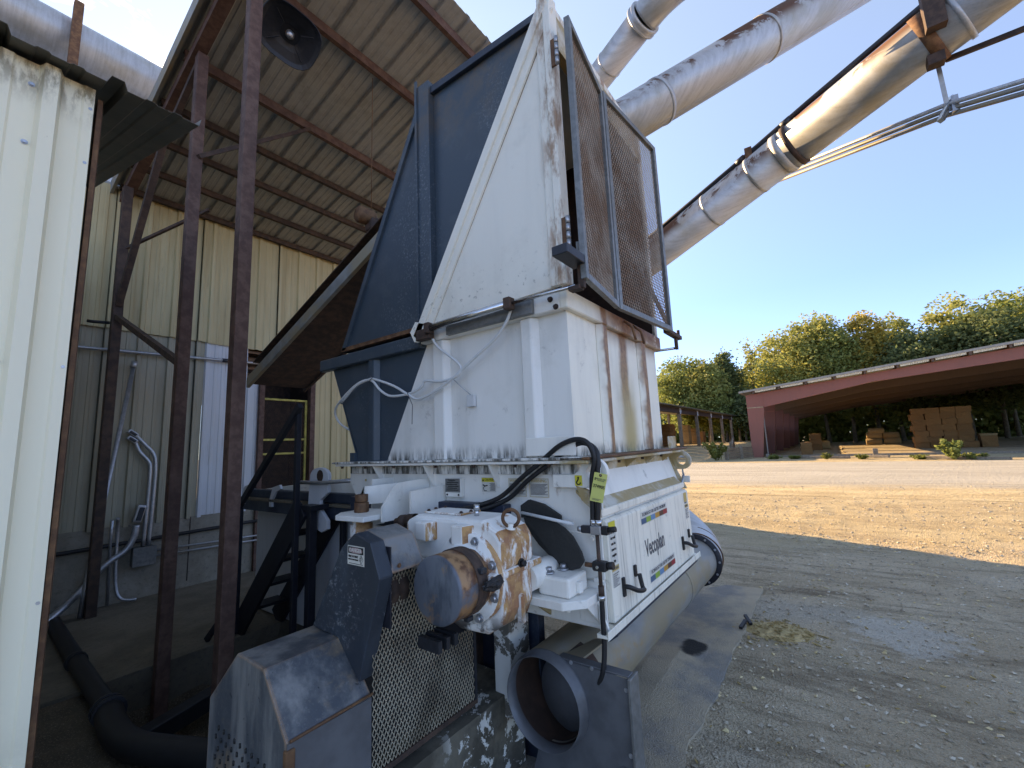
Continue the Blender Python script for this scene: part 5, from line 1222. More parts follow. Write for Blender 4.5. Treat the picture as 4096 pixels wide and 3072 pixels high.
# nameplate, caution and warning labels on the side
nbx = MB().box(1.835, 1.869, 1.735, 1.855, 1.325, 1.43).build('nameplate_box', 'white', sh, .002)
MB().box(1.832, 1.8345, 1.738, 1.852, 1.352, 1.428).build('nameplate', 'framegrey', nbx)
for k in range(5): MB().box(1.8305, 1.8318, 1.748+.01*(k % 2), 1.842-.006*(k % 3), 1.362+k*.0105, 1.367+k*.0105).build('engraved_line', 'ink', nbx)
text('engraving', 'Vecoplan', .016, (1.8305, 1.80, 1.42), (0, -1, 0), (0, 0, 1), 'ink', nbx)
s = MB()
for y in (1.75, 1.84): s.bolt((1.834, y, 1.338), (-1, 0, 0), .004, .004)
s.build('screws', 'ink', nbx)
SU, SV = (0, -1, 0), (0, 0, 1)
XLb = 1.866
def plateS(name, y0, y1, z0, z1, m, par, x=XLb): return MB().box(x-.0012, x, y0, y1, z0, z1).build(name, m, par)
ca = plateS('caution_label', 1.503, 1.602, 1.357, 1.434, 'decal', sh)
plateS('caution_band', 1.505, 1.600, 1.411, 1.432, 'decal_yellow', ca, XLb-.0016); text('caution_text', 'CAUTION', .017, (XLb-.0032, 1.543, 1.4215), SU, SV, 'ink', ca, sx=.9)
MB().prism([(XLb-.0032, 1.596, 1.414), (XLb-.0032, 1.582, 1.414), (XLb-.0032, 1.589, 1.428)], (-.0006, 0, 0)).build('caution_symbol', 'ink', ca)
for k in range(7): plateS('text_line', 1.508, 1.545-.006*(k % 2), 1.400-k*.0058, 1.403-k*.0058, 'ink_grey', ca, XLb-.0016)
MB().tube([(XLb-.003, 1.592, 1.395), (XLb-.003, 1.578, 1.388), (XLb-.003, 1.560, 1.392)], .003, 6).tube([(XLb-.003, 1.578, 1.388), (XLb-.003, 1.590, 1.378), (XLb-.003, 1.583, 1.363), (XLb-.003, 1.566, 1.363)], .0018, 6).build('pictogram', 'ink', ca)
for (y0, y1) in ((1.302, 1.413), (1.167, 1.281)):
    wa = plateS('warning_label', y0, y1, 1.340, 1.432, 'decal', sh)
    text('warning_text', 'WARNING', .0215, (XLb-.0028, (y0+y1)/2, 1.419), SU, SV, 'decal_orange', wa, sx=.92)
    for k in range(10): plateS('text_line', y0+.006+.008*(k % 3), y1-.006, 1.402-k*.0056, 1.4048-k*.0056, 'ink_grey', wa, XLb-.0016)
    for (a, b, c_, d) in ((y0, y1, 1.4305, 1.432), (y0, y1, 1.34, 1.3415), (y0, y0+.0015, 1.3415, 1.4305), (y1-.0015, y1, 1.3415, 1.4305)): plateS('label_border', a, b, c_, d, 'decal_orange', wa, XLb-.0016)
for k in range(3): MB().box(1.862+.0, 1.8675, 2.66-.02*k, 2.67-.02*k, 1.40, 1.415).build('label_scrap', 'decal_orange', sh) if k == 0 else None
# rubber flaps and rod
MB().prism([(1.80, 1.284, 1.245), (1.80, 1.20, 1.255), (1.80, 1.12, 1.246), (1.795, 1.05, 1.215), (1.79, 1.005, 1.18), (1.785, .965, 1.12), (1.78, .951, 1.084), (1.78, .975, 1.05), (1.78, 1.02, 1.036), (1.785, 1.06, 1.036), (1.79, 1.083, 1.05), (1.795, 1.13, 1.075), (1.80, 1.20, 1.125), (1.80, 1.26, 1.19)], (.012, 0, 0)).build('rubber_flap', 'flap', sh, .002)
MB().prism([(1.83, 1.32, 1.30), (1.83, 1.27, 1.33), (1.83, 1.18, 1.31), (1.83, 1.09, 1.262), (1.83, 1.09, 1.24), (1.83, 1.32, 1.24)], (.02, 0, 0)).build('rubber_flap', 'flap', sh, .002)
MB().tube([(1.79, 1.285, 1.272), (1.79, 1.0, 1.237)], .008, 8).build('flap_rod', 'hose_white', sh)
# ---- rotor bearing on its shelf
MB().prism([(1.62, 1.20, .918), (1.87, 1.20, .918), (1.87, .905, .918), (1.70, .905, .918), (1.62, .98, .918)], (0, 0, .035)).build('bearing_shelf', 'white', sh, .003)
MB().prism([(1.72, .92, .916), (1.868, .92, .916), (1.868, .92, .79)], (0, .014, 0)).build('shelf_gusset', 'white', sh, .002)
MB().prism([(1.68, 1.19, .916), (1.868, 1.19, .916), (1.868, 1.19, .79)], (0, .014, 0)).build('shelf_gusset', 'dusty', sh, .002)
bb = MB().box(1.66, 1.83, .965, 1.12, .954, 1.035).build('bearing_block', 'white', sh, .012, 2)
s = MB()
for p in ((1.70, 1.085, 1.036), (1.775, 1.055, 1.036)): s.tube([p, (p[0], p[1], p[2]+.008)], .024, 16); s.tube([(p[0], p[1], p[2]+.008), (p[0], p[1], p[2]+.026)], .015, 6)
s.build('bearing_bolt', 'zinc', bb); MB().box(1.72, 1.75, .945, .966, .965, 1.01).build('bearing_lug', 'white', bb, .003)
MB().cyl((1.60, 1.14, 1.03), (1.87, 1.14, 1.03), .055, 24).build('rotor_shaft', 'white', sh)
s = MB().bolt((1.70, 1.0, .917), (0, 0, -1), .014, .02); s.build('shelf_bolt', 'white', sh)
# ---- gearbox
GX0, GX1, GY0, GY1 = 1.40, 1.62, 1.105, 1.68
gb = MB()
prof_ = [(GY0, 1.11), (GY0, 1.222), (GY0+.03, 1.262), (1.215, 1.300), (1.62, 1.300), (1.69, 1.27), (1.69, 1.11)]
gb.prism([(GX0, *p) for p in prof_], (GX1-GX0, 0, 0))
prof2 = [(GY0+.005, 1.10), (GY0+.005, .955), (1.135, .90), (1.21, .852), (1.36, .845), (1.5, .90), (1.66, .98), (1.66, 1.10)]
gb.prism([(GX0+.01, *p) for p in prof2], (GX1-GX0-.02, 0, 0))
gear = gb.build('gearbox_housing', 'gear', sh, .022, 3)
MB().box(GX0-.065, GX1+.055, GY0-.005, 1.70, 1.082, 1.113).build('split_flange', 'gear', sh, .01, 2)
MB().prism([(GX0-.02, 1.19, 1.165), (GX0-.02, 1.19, 1.105), (GX0-.02, 1.165, 1.105), (GX0-.02, 1.165, 1.165)], (.05, 0, 0)).build('web', 'gear', sh, .004)
for (ya, yb) in ((1.25, 1.36), (1.47, 1.585)):
    MB().prism([(GX0+.002, ya, 1.20), (GX0-.055, ya+.02, 1.20), (GX0-.05, yb-.02, 1.20), (GX0+.002, yb, 1.20), (GX0+.002, yb, 1.2)][:4], (0, 0, .082)).build('web', 'gear', sh, .008, 2)
MB().box(GX0+.055, GX0+.19, 1.375, 1.615, 1.3015, 1.310).build('top_cover', 'gear', sh, .002)
s = MB()
for p in ((1.47, 1.39), (1.58, 1.39), (1.47, 1.60), (1.58, 1.60), (1.525, 1.38), (1.525, 1.61)): s.bolt((p[0], p[1], 1.311), (0, 0, 1), .007, .006)
s.build('cover_bolts', 'darkrust', sh)
MB().cyl((1.493, 1.317, 1.30), (1.493, 1.317, 1.325), .011, 12).cyl((1.493, 1.317, 1.325), (1.493, 1.317, 1.348), .015, 6).build('vent_plug', 'chrome', sh)
MB().tube([(1.475+.034*cos(a)*.45, 1.115-.034*cos(a)*.9, 1.305+.034*sin(a)) for a in [2*pi*k/24 for k in range(24)]], .0075, 10, closed=True).build('eye_bolt', 'rust', sh)
MB().lathe((1.475, 1.118, 1.262), (0, -.2, 1), [(0, .02), (.004, .02), (.005, .013), (.02, .013), (.022, 0)], 14).build('eye_bolt_collar', 'white', sh)
MB().bolt((1.519, GY0, 1.119), (0, -1, 0), .013, .016).build('oil_plug', 'black', sh)
MB().box(1.50, 1.525, GY0-.012, GY0+.02, .885, 1.0).build('web', 'gear', sh, .006)
# input shaft housing and its grease fitting
MB().lathe((GX0+.06, 1.68, 1.265), (0, 1, -.12), [(0, .03), (.06, .03), (.061, .022), (.075, .022), (.076, .03), (.11, .03), (.111, .017), (.15, .017), (.15, 0)], 16).build('breather', 'darkrust', sh)
# output bearing flange and cap
cpc = Vector((GX0-.22, 1.255, 1.080))
MB().lathe((GX0+.005, 1.275, 1.075), (-1, 0, 0), [(0, .175), (.03, .175), (.034, .17), (.034, .14), (.07, .135), (.07, .0)], 40).build('bearing_flange', 'gear', sh)
s = MB()
for a in (20, 65, 110, 155, 200, 245, 290, 335): s.bolt((GX0-.03, 1.275+.157*cos(radians(a)), 1.075+.157*sin(radians(a))), (-1, 0, 0), .012, .014)
s.build('flange_bolts', 'zinc', sh)
def cap_mat():
    b = NB('worn_cap_paint', .45, .2)
    c = b.mix(b.ss(b.noise(9, 6, .6, b.mapv((1, 1, .35))), .44, .6), (0.13, 0.155, 0.185), (0.06, 0.078, 0.10))
    c = b.mix(b.ss(b.noise(5, 6, .65), .56, .66), c, (0.30, 0.17, 0.10))
    rim = b.ss(b.axis(0), 1.186, 1.20); c = b.mix(b.mul(rim, b.ss(b.noise(7, 6, .65), .3, .45)), c, b.mix(b.ss(b.noise(18, 5), .4, .6), (0.14, 0.055, 0.03), (0.40, 0.20, 0.10)))
    b.color(c); return b.m
MB().lathe(cpc, (1, 0, 0), [(0, 0), (0, .118), (.004, .1245), (.17, .1245), (.17, 0)], 48).build('shaft_cap', cap_mat(), sh)
MB().lathe(cpc+Vector((.10, 0, 0)), (1, 0, 0), [(0, .1246), (0, .129), (.05, .129), (.05, .1246)], 48).build('cap_band', 'darkrust', sh)
for a in (-25, -70): 
    p = cpc+Vector((.12, -.135*cos(radians(a))*1.0, .135*sin(radians(-a)) if a == -25 else -.135*sin(radians(70))))
    MB().box(p.x-.012, p.x+.02, p.y-.014, p.y+.014, p.z-.010, p.z+.010).build('cap_clamp', 'darksteel', sh, .004)
# black grease blob on the split flange
bm = bmesh.new(); bmesh.ops.create_icosphere(bm, subdivisions=4, radius=.03)
for v in bm.verts: v.co *= 1+.35*mnoise.fractal(v.co*60, 1, 2, 3); v.co.x *= 1.9; v.co.y *= .55; v.co.z *= .75; v.co += Vector((1.335, 1.10, 1.088))-Vector(wloc(sh))
me = bpy.data.meshes.new('grease'); bm.to_mesh(me); bm.free(); me.materials.append(M['black']); o = bpy.data.objects.new('grease', me); COL.objects.link(o); o.parent = sh
# ---- belt guard
YM = 1.472
tg = [(1.499, .768), (1.377, 1.144), (1.433, 1.266), (1.535, 1.292), (1.623, 1.231), (1.69, 1.124), (1.825, .90), (1.641, .893)]
bgd = MB().prism([(1.024, *p) for p in tg], (.062, 0, 0)).build('belt_guard', 'guardblue', sh, .004)
tg2 = [(1.394, 1.142), (1.402, 1.16), (1.460, 1.262), (1.565, 1.292), (1.70, 1.22), (1.74, 1.15)]
MB().prism([(1.094, *p) for p in tg2], (.16, 0, 0)).build('belt_guard_back', 'guard', sh, .006, 2)
MB().box(1.0865, 1.0935, 1.40, 1.6, .95, 1.24).build('guard_gap', 'navy', sh)
MB().bolt((1.13, 1.40, 1.165), (0, -1, 0), .006, .004).build('guard_screw', 'rust', sh)
dg_ = MB().prism([(1.0225, 1.574, 1.246), (1.0225, 1.574, 1.176), (1.0225, 1.467, 1.176), (1.0225, 1.467, 1.246)], (-.001, 0, 0)).build('danger_sign', 'decal', sh)
MB().box(1.0202, 1.0212, 1.472, 1.569, 1.2175, 1.2425).build('sign_header', 'ink', dg_)
e_ = MB(); e_.poly([(1.0196, 1.5205-.044*cos(a), 1.230+.0105*sin(a)) for a in [2*pi*k/28 for k in range(28)]]); e_.build('sign_oval', 'ink_pink', dg_)
text('sign_text', 'DANGER', .0215, (1.019, 1.5205, 1.2298), SU, SV, 'decal', dg_, sx=.9)
text('sign_text', 'PINCH POINT', .0125, (1.0205, 1.536, 1.2065), SU, SV, 'ink', dg_, sx=.80)
text('sign_text', 'WATCH YOUR HANDS', .0078, (1.0205, 1.536, 1.1955), SU, SV, 'ink', dg_, sx=.80)
dm = [(1.0205, 1.4855, 1.216), (1.0205, 1.4735, 1.2), (1.0205, 1.4855, 1.184), (1.0205, 1.4975, 1.2)]
MB().tube(dm, .0009, 4, closed=True).build('sign_diamond', 'ink', dg_); MB().tube([(1.0205, 1.489, 1.194), (1.0205, 1.485, 1.2), (1.0205, 1.488, 1.206), (1.0205, 1.481, 1.208)], .0014, 6).build('sign_pictogram', 'ink', dg_)
MB().box(1.0205, 1.0215, 1.475, 1.563, 1.1805, 1.1822).build('sign_line', 'ink', dg_)
# motor guard box
mg_p = [(YM, .0), (YM, .722), (1.634, .893), (1.839, .896), (2.065, .688), (2.068, .0)]
mgd = MB().prism([(.749, *p) for p in mg_p], (.31, 0, 0)).build('motor_guard', 'guard', sh, .006, 2)
MB().box(.752, 1.056, YM-.004, YM-.001, .02, .716).build('guard_panel', 'plate', sh)
MB().box(.745, .775, YM-.012, YM+.01, .02, .70).build('guard_corner_strip', 'rust', sh, .003)
MB().tube([(.76, YM-.006, .722), (1.06, YM-.006, .727)], .005, 6).build('guard_edge', 'rust', sh)
s = MB()
for r_ in range(12):
    for c_ in range(9):
        y = 1.60+c_*.045+(.0225 if r_ % 2 else 0); z = .62-r_*.035
        s.tube([(.7475, y, z), (.7475, y, z-.014)], .0045, 6, True)
s.build('vent_slots', 'ink', sh)
# expanded metal guard below the gearbox
def gm_in(a, b):
    x, z = 1.062+a, .455+b
    lim = 1.14 if x < 1.26 else 1.14-(x-1.26)*2.1
    return z < max(lim, .775)
q = expanded((1.062, YM, .455), (1, 0, 0), (0, 0, 1), .56, .69, gm_in, .0175, .033, .0026, .003)
struct(quads_np('guard_mesh', q, 'meshguard', sh, wloc(sh)), 'stuff')
MB().box(1.06, 1.63, YM-.006, YM+.02, .435, .455).build('mesh_frame', 'darkrust', sh); MB().box(1.615, 1.63, YM-.006, YM+.01, .455, .78).build('mesh_frame', 'darksteel', sh)
# things behind the mesh: belt pulley, dark sheet and block added to deepen the shade
MB().box(1.09, 1.75, 1.62, 1.64, .40, 1.14).build('dark_backing', 'navy', sh)
MB().lathe((1.15, 1.56, 1.05), (1, 0, 0), [(0, 0), (0, .10), (.03, .10), (.035, .09), (.05, .10), (.08, .10), (.08, 0)], 24).build('pulley', 'darkrust', sh)
MB().box(1.10, 1.19, 1.60, 1.64, .5, 1.1).build('drive_belt', 'black', sh)
for k in range(3): MB().box(1.28+.045*k, 1.30+.045*k, 1.35, 1.50, .80, .845).build('gearbox_fin', 'darksteel', sh)
MB().box(1.85, 2.6, 1.75, 2.7, .0, .77).build('dark_block', 'darkrust', sh)  # dark block added for the darkness behind the mesh
MB().box(1.80, 1.97, 1.40, 1.50, .30, .775).build('base_leg', 'peel', sh, .003); MB().box(2.0, 2.06, 1.36, 1.75, .0, .775).build('base_leg', 'blue2', sh, .003)
MB().box(3.1, 3.2, 1.40, 1.62, .0, .775).build('base_leg', 'peel', sh, .003)
cu = MB(); pts_ = spread([(1.0, 1.95, .06)])
for k in range(len(pts_)-1):
    j = [.012*mnoise.noise(Vector((p*22, 4, 0))) for p in pts_[k:k+2]]
    cu.poly([(pts_[k], YM-.03+j[0], -.05), (pts_[k+1], YM-.03+j[1], -.05), (pts_[k+1], YM-.03-j[1]*.5, .40+j[1]), (pts_[k], YM-.03-j[0]*.5, .40+j[0])]); cu.poly([(pts_[k], YM-.03-j[0]*.5, .40+j[0]), (pts_[k+1], YM-.03-j[1]*.5, .40+j[1]), (pts_[k+1], 1.75, .41), (pts_[k], 1.75, .41)])
o = cu.build('foundation_curb', 'curb'); tag(o, 'peeling white concrete curb under the machine behind the open duct', 'curb')
# ---- hopper above the collar
ZT = 4.03
hp = MB()
side = [(1.02, 2.40), (2.97, 2.37), (2.07, 4.0), (2.05, ZT), (1.02, ZT)]
hp.poly([(XP-.01, *p) for p in side][::-1]); hp.poly([(XE, *p) for p in side])
hp.poly([(XP-.01, 2.97, 2.37), (XP-.01, 2.07, 4.0), (XE, 2.07, 4.0), (XE, 2.97, 2.37)]); hp.poly([(XP-.01, 2.07, 4.0), (XP-.01, 2.05, ZT), (XE, 2.05, ZT), (XE, 2.07, 4.0)])
hop = hp.build('hopper_shell', 'blue', sh)
hi_ = MB(); 
hi_.poly([(XP+.005, *p) for p in side]); hi_.poly([(XE-.01, *p) for p in side][::-1]); hi_.poly([(XP, 2.95, 2.38), (XE, 2.95, 2.38), (XE, 2.05, 3.99), (XP, 2.05, 3.99)]); hi_.poly([(XP, 1.05, 2.38), (XE, 1.05, 2.38), (XE, 2.95, 2.38), (XP, 2.95, 2.38)])
hi_.build('hopper_lining', 'inside', sh)
MB().box(XP-.06, XP-.008, 1.94, 2.07, 2.42, 4.10).build('hopper_rib', 'blue', sh, .004); MB().box(XP-.072, XP-.0605, 2.045, 2.065, 2.42, 4.14).build('hopper_rib_edge', 'blue', sh)
MB().prism([(XP-.04, 1.0, ZT+.001), (XP-.04, 2.05, ZT+.035), (XP-.04, 2.05, ZT-.02), (XP-.04, 1.0, ZT-.045)], (.03, 0, 0)).build('hopper_top_edge', 'blue2', sh, .003)
MB().prism([(XP-.03, 2.98, 2.38), (XP-.03, 2.075, 4.02), (XP-.03, 2.04, 4.0), (XP-.03, 2.93, 2.38)], (.02, 0, 0)).build('hopper_back_edge', 'blue', sh)
MB().box(XP-.03, XP-.001, 2.1, 2.98, 2.372, 2.40).build('rust_sill', 'rust', sh)
MB().prism([(XP-.06, 1.0, ZT+.002), (XE+.05, 1.0, ZT+.002), (XE+.05, 1.06, ZT+.002), (XP-.06, 1.06, ZT+.002)], (0, 0, .05)).build('front_header', 'hood', sh, .004)
MB().box(XP-.02, XE+.03, 1.06, 2.1, ZT+.002, ZT+.02).build('hopper_lid', 'hood', sh)
MB().box(XE, XE+.05, 1.0, 1.06, 2.37, ZT).build('corner_post', 'hood', sh, .004)
MB().box(1.87, XE, 1.0, 1.05, 3.82, ZT+.001).build('header_panel', 'dusty', sh)
# ---- white triangular hood side panel
XH = 1.815
MB().prism([(XH, 1.0, 2.38), (XH, 2.02, 2.345), (XH, 1.0, 3.98)], (.02, 0, 0)).build('hood_panel', 'hood', sh, .003)
def hbar(p, q, w_, d, nm='hood_trim', m='hood'):
    p, q = Vector((XH, *p)), Vector((XH, *q)); dr_ = (q-p).normalized(); n = Vector((0, dr_.z, -dr_.y))
    if n.y > 0 or (abs(n.y) < .1 and n.z < 0): n = -n
    return MB().prism([p, q, q+n*w_, p+n*w_], (-d, 0, 0)).build(nm, m, sh, .003)
hbar((2.06, 2.31), (.985, 4.04), .055, .034); hbar((2.00, 2.345), (1.0, 3.955), .07, .018); hbar((1.902, 2.385), (1.056, 3.74), .007, .003, 'shadow_gap', 'rust')  # rust-brown line stands in for the shadow gap inside the trim
MB().box(XH-.03, XH+.05, .955, 1.0, 2.37, 4.01).build('corner_post', 'hood', sh, .004); MB().box(XH-.012, XH+.001, 1.0, 1.055, 2.38, 3.85).build('hood_trim', 'hood', sh, .003)
MB().prism([(XH-.034, 2.09, 2.34), (XH-.034, 2.04, 2.40), (XH-.034, 1.95, 2.37), (XH-.034, 1.96, 2.28), (XH-.034, 2.05, 2.27)], (.03, 0, 0)).build('hood_toe', 'hood', sh, .002)
s = MB()
for t in (.08, .3, .55, .8): s.bolt((XH-.017, 1.98-.96*t, 2.40+1.54*t), (-1, 0, 0), .007, .006)
s.build('hood_screws', 'darkrust', sh)
# ---- mesh doors (two leaves, slightly pushed in at the middle)
dl, dm_, drr = Vector((1.765, .865, 2.40)), Vector((2.33, .935, 2.40)), Vector((3.12, .865, 2.40))
def leaf_door(a, b, zt_a, zt_b, zb=2.36):
    u = (b-a).normalized(); W = (b-a).length; n = Vector((0, 0, 1)).cross(u) if False else u.cross(Vector((0, 0, 1)))
    t = MB(); Z = Vector((0, 0, 1))
    P_ = lambda s_, z: Vector((a.x+u.x*s_, a.y+u.y*s_, z))
    fr_ = .035
    frame = MB()
    frame.prism([P_(0, zb), P_(fr_, zb), P_(fr_, zt_a), P_(0, zt_a)], n*.03); frame.prism([P_(W-fr_, zb), P_(W, zb), P_(W, zt_b), P_(W-fr_, zt_b)], n*.03)
    frame.prism([P_(fr_, zb), P_(W-fr_, zb), P_(W-fr_, zb+fr_), P_(fr_, zb+fr_)], n*.03); frame.prism([P_(fr_, zt_a-fr_), P_(W-fr_, zt_b-fr_), P_(W-fr_, zt_b), P_(fr_, zt_a)], n*.03)
    md = frame.build('mesh_door', 'framegrey', sh, .002)
    q = expanded(P_(fr_, zb+fr_)+n*.01, u, Z, W-2*fr_, max(zt_a, zt_b)-zb-2*fr_, lambda x, y: y < (zt_a+(zt_b-zt_a)*x/W)-zb-2*fr_, .0240, .040, .0040, .003)
    struct(quads_np('door_mesh', q, 'meshdoor', md, wloc(md)), 'stuff'); return md
md1 = leaf_door(dl, dm_-Vector((.01, 0, 0)), 3.77, 3.76); md2 = leaf_door(dm_+Vector((.01, 0, 0)), drr, 3.78, 3.80)
for z in (3.62, 2.62):
    hg = MB().box(1.772, 1.784, .925, .9545, z-.08, z+.08).build('hinge', 'rust', md1, .002)
    for k in range(4): MB().cyl((1.772, .918, z-.08+k*.04), (1.772, .918, z-.044+k*.04), .011, 12).build('hinge_knuckle', 'zinc', hg)
MB().box(1.60, 1.80, .84, .92, 2.43, 2.475).build('door_bracket', 'darksteel', sh, .003); MB().box(1.77, 1.795, .855, .885, 2.32, 2.43).build('bracket_link', 'darkrust', sh, .002); MB().box(1.755, 1.80, .87, .93, 2.315, 2.335).build('bracket_link', 'darkrust', sh)
MB().beam((1.765, .86, 2.44), (1.80, .88, 2.56), .03, .012).build('door_stay', 'framegrey', sh)
MB().box(3.10, 3.42, .855, .90, 2.355, 2.385).build('door_bracket', 'darkrust', sh, .003); MB().box(3.32, 3.35, .87, .89, 2.27, 2.355).build('bracket_link', 'darkrust', sh); MB().tube([(3.335, .88, 2.28), (3.335, 1.3, 2.29)], .010, 8).build('cylinder_rod', 'chrome', sh)
MB().cyl((3.40, .875, 2.385), (3.40, .875, 2.43), .012, 8).build('bracket_pin', 'darkrust', sh)
MB().beam((3.11, .86, 2.40), (3.02, 1.0, 2.85), .03, .02).build('door_stay', 'framegrey', sh)
# ---- air cylinder on the hood
ac = MB()
for dz in (.012, -.004): ac.tube([(1.765, 1.90, 2.325+dz), (1.765, 1.31, 2.338+dz)], .006, 8)
ac.tube([(1.765, 1.905, 2.327), (1.765, 1.30, 2.338)], .022, 16)
acy = ac.build('air_cylinder', 'chrome', sh)
for (y, z) in ((1.90, 2.328), (1.29, 2.338)): MB().box(1.74, 1.79, y-.022, y+.022, z-.032, z+.032).build('cylinder_head', 'darkrust', acy, .004)
MB().tube([(1.765, 1.27, 2.338), (1.765, .895, 2.335)], .009, 10).build('cylinder_rod', 'chrome', acy)
MB().box(1.765, 1.812, 1.90, 2.02, 2.27, 2.335).build('cylinder_clevis', 'darkrust', acy, .003)
MB().box(1.81, 1.839, 1.18, 1.80, 2.275, 2.36).build('cylinder_backplate', 'framegrey', acy, .002)
bxs = MB().box(1.865, 1.886, 1.64, 1.70, 1.835, 1.905).build('sensor_box', 'hose_white', sh, .003)
MB().tube([(1.87, 1.67, 1.905), (1.84, 1.72, 1.96), (1.815, 1.765, 2.012)], .003, 6).build('sensor_cable', 'zinc', sh)

# ---- hoses and tag: things of their own
HX = 1.815
h1 = [(HX-.02, 1.927, 2.318), (HX, 1.882, 2.223), (HX, 1.767, 2.137), (HX, 1.69, 2.065), (HX, 1.721, 2.016), (HX, 1.855, 2.001), (HX, 1.99, 2.02), (HX, 2.03, 1.985), (HX, 2.141, 1.957), (HX, 2.325, 1.961), (HX, 2.44, 2.015), (HX, 2.543, 2.095), (HX, 2.706, 2.084), (HX+.02, 2.938, 1.99), (HX+.05, 3.06, 1.914), (HX+.10, 3.05, 1.818), (HX+.12, 2.83, 1.726)]
o = MB().tube(spline(h1, 5), .0085, 10).build('air_hose', 'hose_white'); tag(o, 'white air hose from the left end of the air cylinder looping over the blue collar', 'hose', 'white air hoses')
h2 = [(HX-.02, 1.30, 2.315), (HX-.01, 1.34, 2.26), (HX, 1.43, 2.185), (HX, 1.575, 2.107), (HX, 1.696, 2.04), (HX, 1.771, 2.0), (HX, 1.916, 1.943), (HX, 2.055, 1.914), (HX-.005, 2.141, 1.948), (HX, 2.293, 2.024), (HX, 2.491, 2.093), (HX-.004, 2.56, 2.10), (HX, 2.72, 2.070), (HX+.02, 2.93, 1.97)]
o = MB().tube(spline(h2, 5), .0085, 10).build('air_hose', 'hose_white'); tag(o, 'white air hose from the right end of the air cylinder crossing the white panel', 'hose', 'white air hoses')
for (p, q) in (((1.80, 2.141, 1.96), (1.80, 2.10, 1.76)), ((1.80, 2.53, 2.12), (1.80, 2.54, 2.085))):
    o = MB().tube([p, lerp(p, q, .4)+Vector((0, -.03, 0)), q], .0025, 6).build('cable_tie', 'ink_grey'); tag(o, 'grey cable tie %s' % ('with a long tail on the white collar panel' if p[1] < 2.2 else 'holding the hoses at the blue rib'), 'cable tie')
vx = 1.80
bh1 = [(1.70, 1.70, 1.27), (1.74, 1.608, 1.283), (vx, 1.436, 1.335), (vx, 1.283, 1.44), (vx, 1.159, 1.52), (vx-.01, 1.05, 1.59), (vx-.01, .96, 1.617), (vx-.01, .90, 1.598), (vx-.005, .875, 1.53), (vx, .895, 1.44), (vx, .900, 1.34), (vx, .905, 1.25)]
bh2 = [(1.72, 1.62, 1.262), (1.76, 1.543, 1.272), (vx+.02, 1.39, 1.33), (vx+.02, 1.26, 1.425), (vx+.02, 1.13, 1.505), (vx+.02, 1.02, 1.575), (vx+.015, .94, 1.60), (vx+.012, .88, 1.575), (vx+.006, .862, 1.52), (vx, .868, 1.43), (vx, .873, 1.34), (vx, .882, 1.25)]
for k, pts in enumerate((bh1, bh2)):
    o = MB().tube(spline(pts, 6), .012, 12).build('air_line', 'black'); tag(o, 'black rubber air line, %s of the pair arching from the gearbox over the corner lug' % ['outer', 'inner'][k], 'hose', 'black air lines over the lug')
va = thing('air_valve', 'silver and black air valve with regulator on a pipe at the machine corner', 'valve', (1.80, .89, 1.1))
MB().box(1.785, 1.815, .865, .915, 1.199, 1.236).build('valve_body', 'zinc', va, .003); MB().box(1.787, 1.813, .916, .962, 1.202, 1.234).build('solenoid', 'darksteel', va, .003); MB().cyl((1.80, .962, 1.217), (1.80, .98, 1.217), .013, 12).build('solenoid_nut', 'zinc', va)
MB().box(1.787, 1.813, .835, .864, 1.200, 1.237).build('solenoid', 'black', va, .003); MB().cyl((1.80, .835, 1.222), (1.80, .80, 1.228), .012, 14).build('silencer', 'black', va)
for y in (.903, .880): MB().cyl((1.80, y, 1.236), (1.80, y, 1.262), .016, 12).build('hose_clamp', 'chrome', va)
MB().cyl((1.80, .889, 1.199), (1.80, .887, .95), .0085, 12).build('pipe', 'darkrust', va)
MB().box(1.778, 1.822, .850, .915, 1.048, 1.088).build('regulator', 'black', va, .006); MB().cyl((1.80, .85, 1.072), (1.80, .822, 1.076), .016, 14).build('regulator_knob', 'black', va); MB().cyl((1.80, .915, 1.066), (1.80, .955, 1.066), .010, 10).build('drain_cock', 'rust', va); MB().cyl((1.776, .885, 1.068), (1.768, .885, 1.068), .007, 10).build('gauge_port', 'chrome', va)
MB().cyl((1.80, .887, .985), (1.80, .887, .945), .014, 6).build('pipe_nut', 'darkrust', va); MB().cyl((1.80, .889, .945), (1.80, .889, .925), .015, 12).build('hose_clamp', 'chrome', va)
o = MB().tube(spline([(1.80, .888, .96), (1.80, .889, .85), (1.798, .89, .73), (1.79, .90, .64), (1.80, .93, .58), (1.84, .97, .50)], 6), .011, 12).build('drop_hose', 'black'); tag(o, 'black hose dropping from the air valve to the duct below', 'hose')
o = MB().tube([(1.75, .775, .22), (1.9, .72, .03), (2.2, .68, .025), (2.35, .60, .022)], .012, 10).build('ground_cable', 'black'); tag(o, 'black cable on the ground coming out behind the duct plate', 'cable')
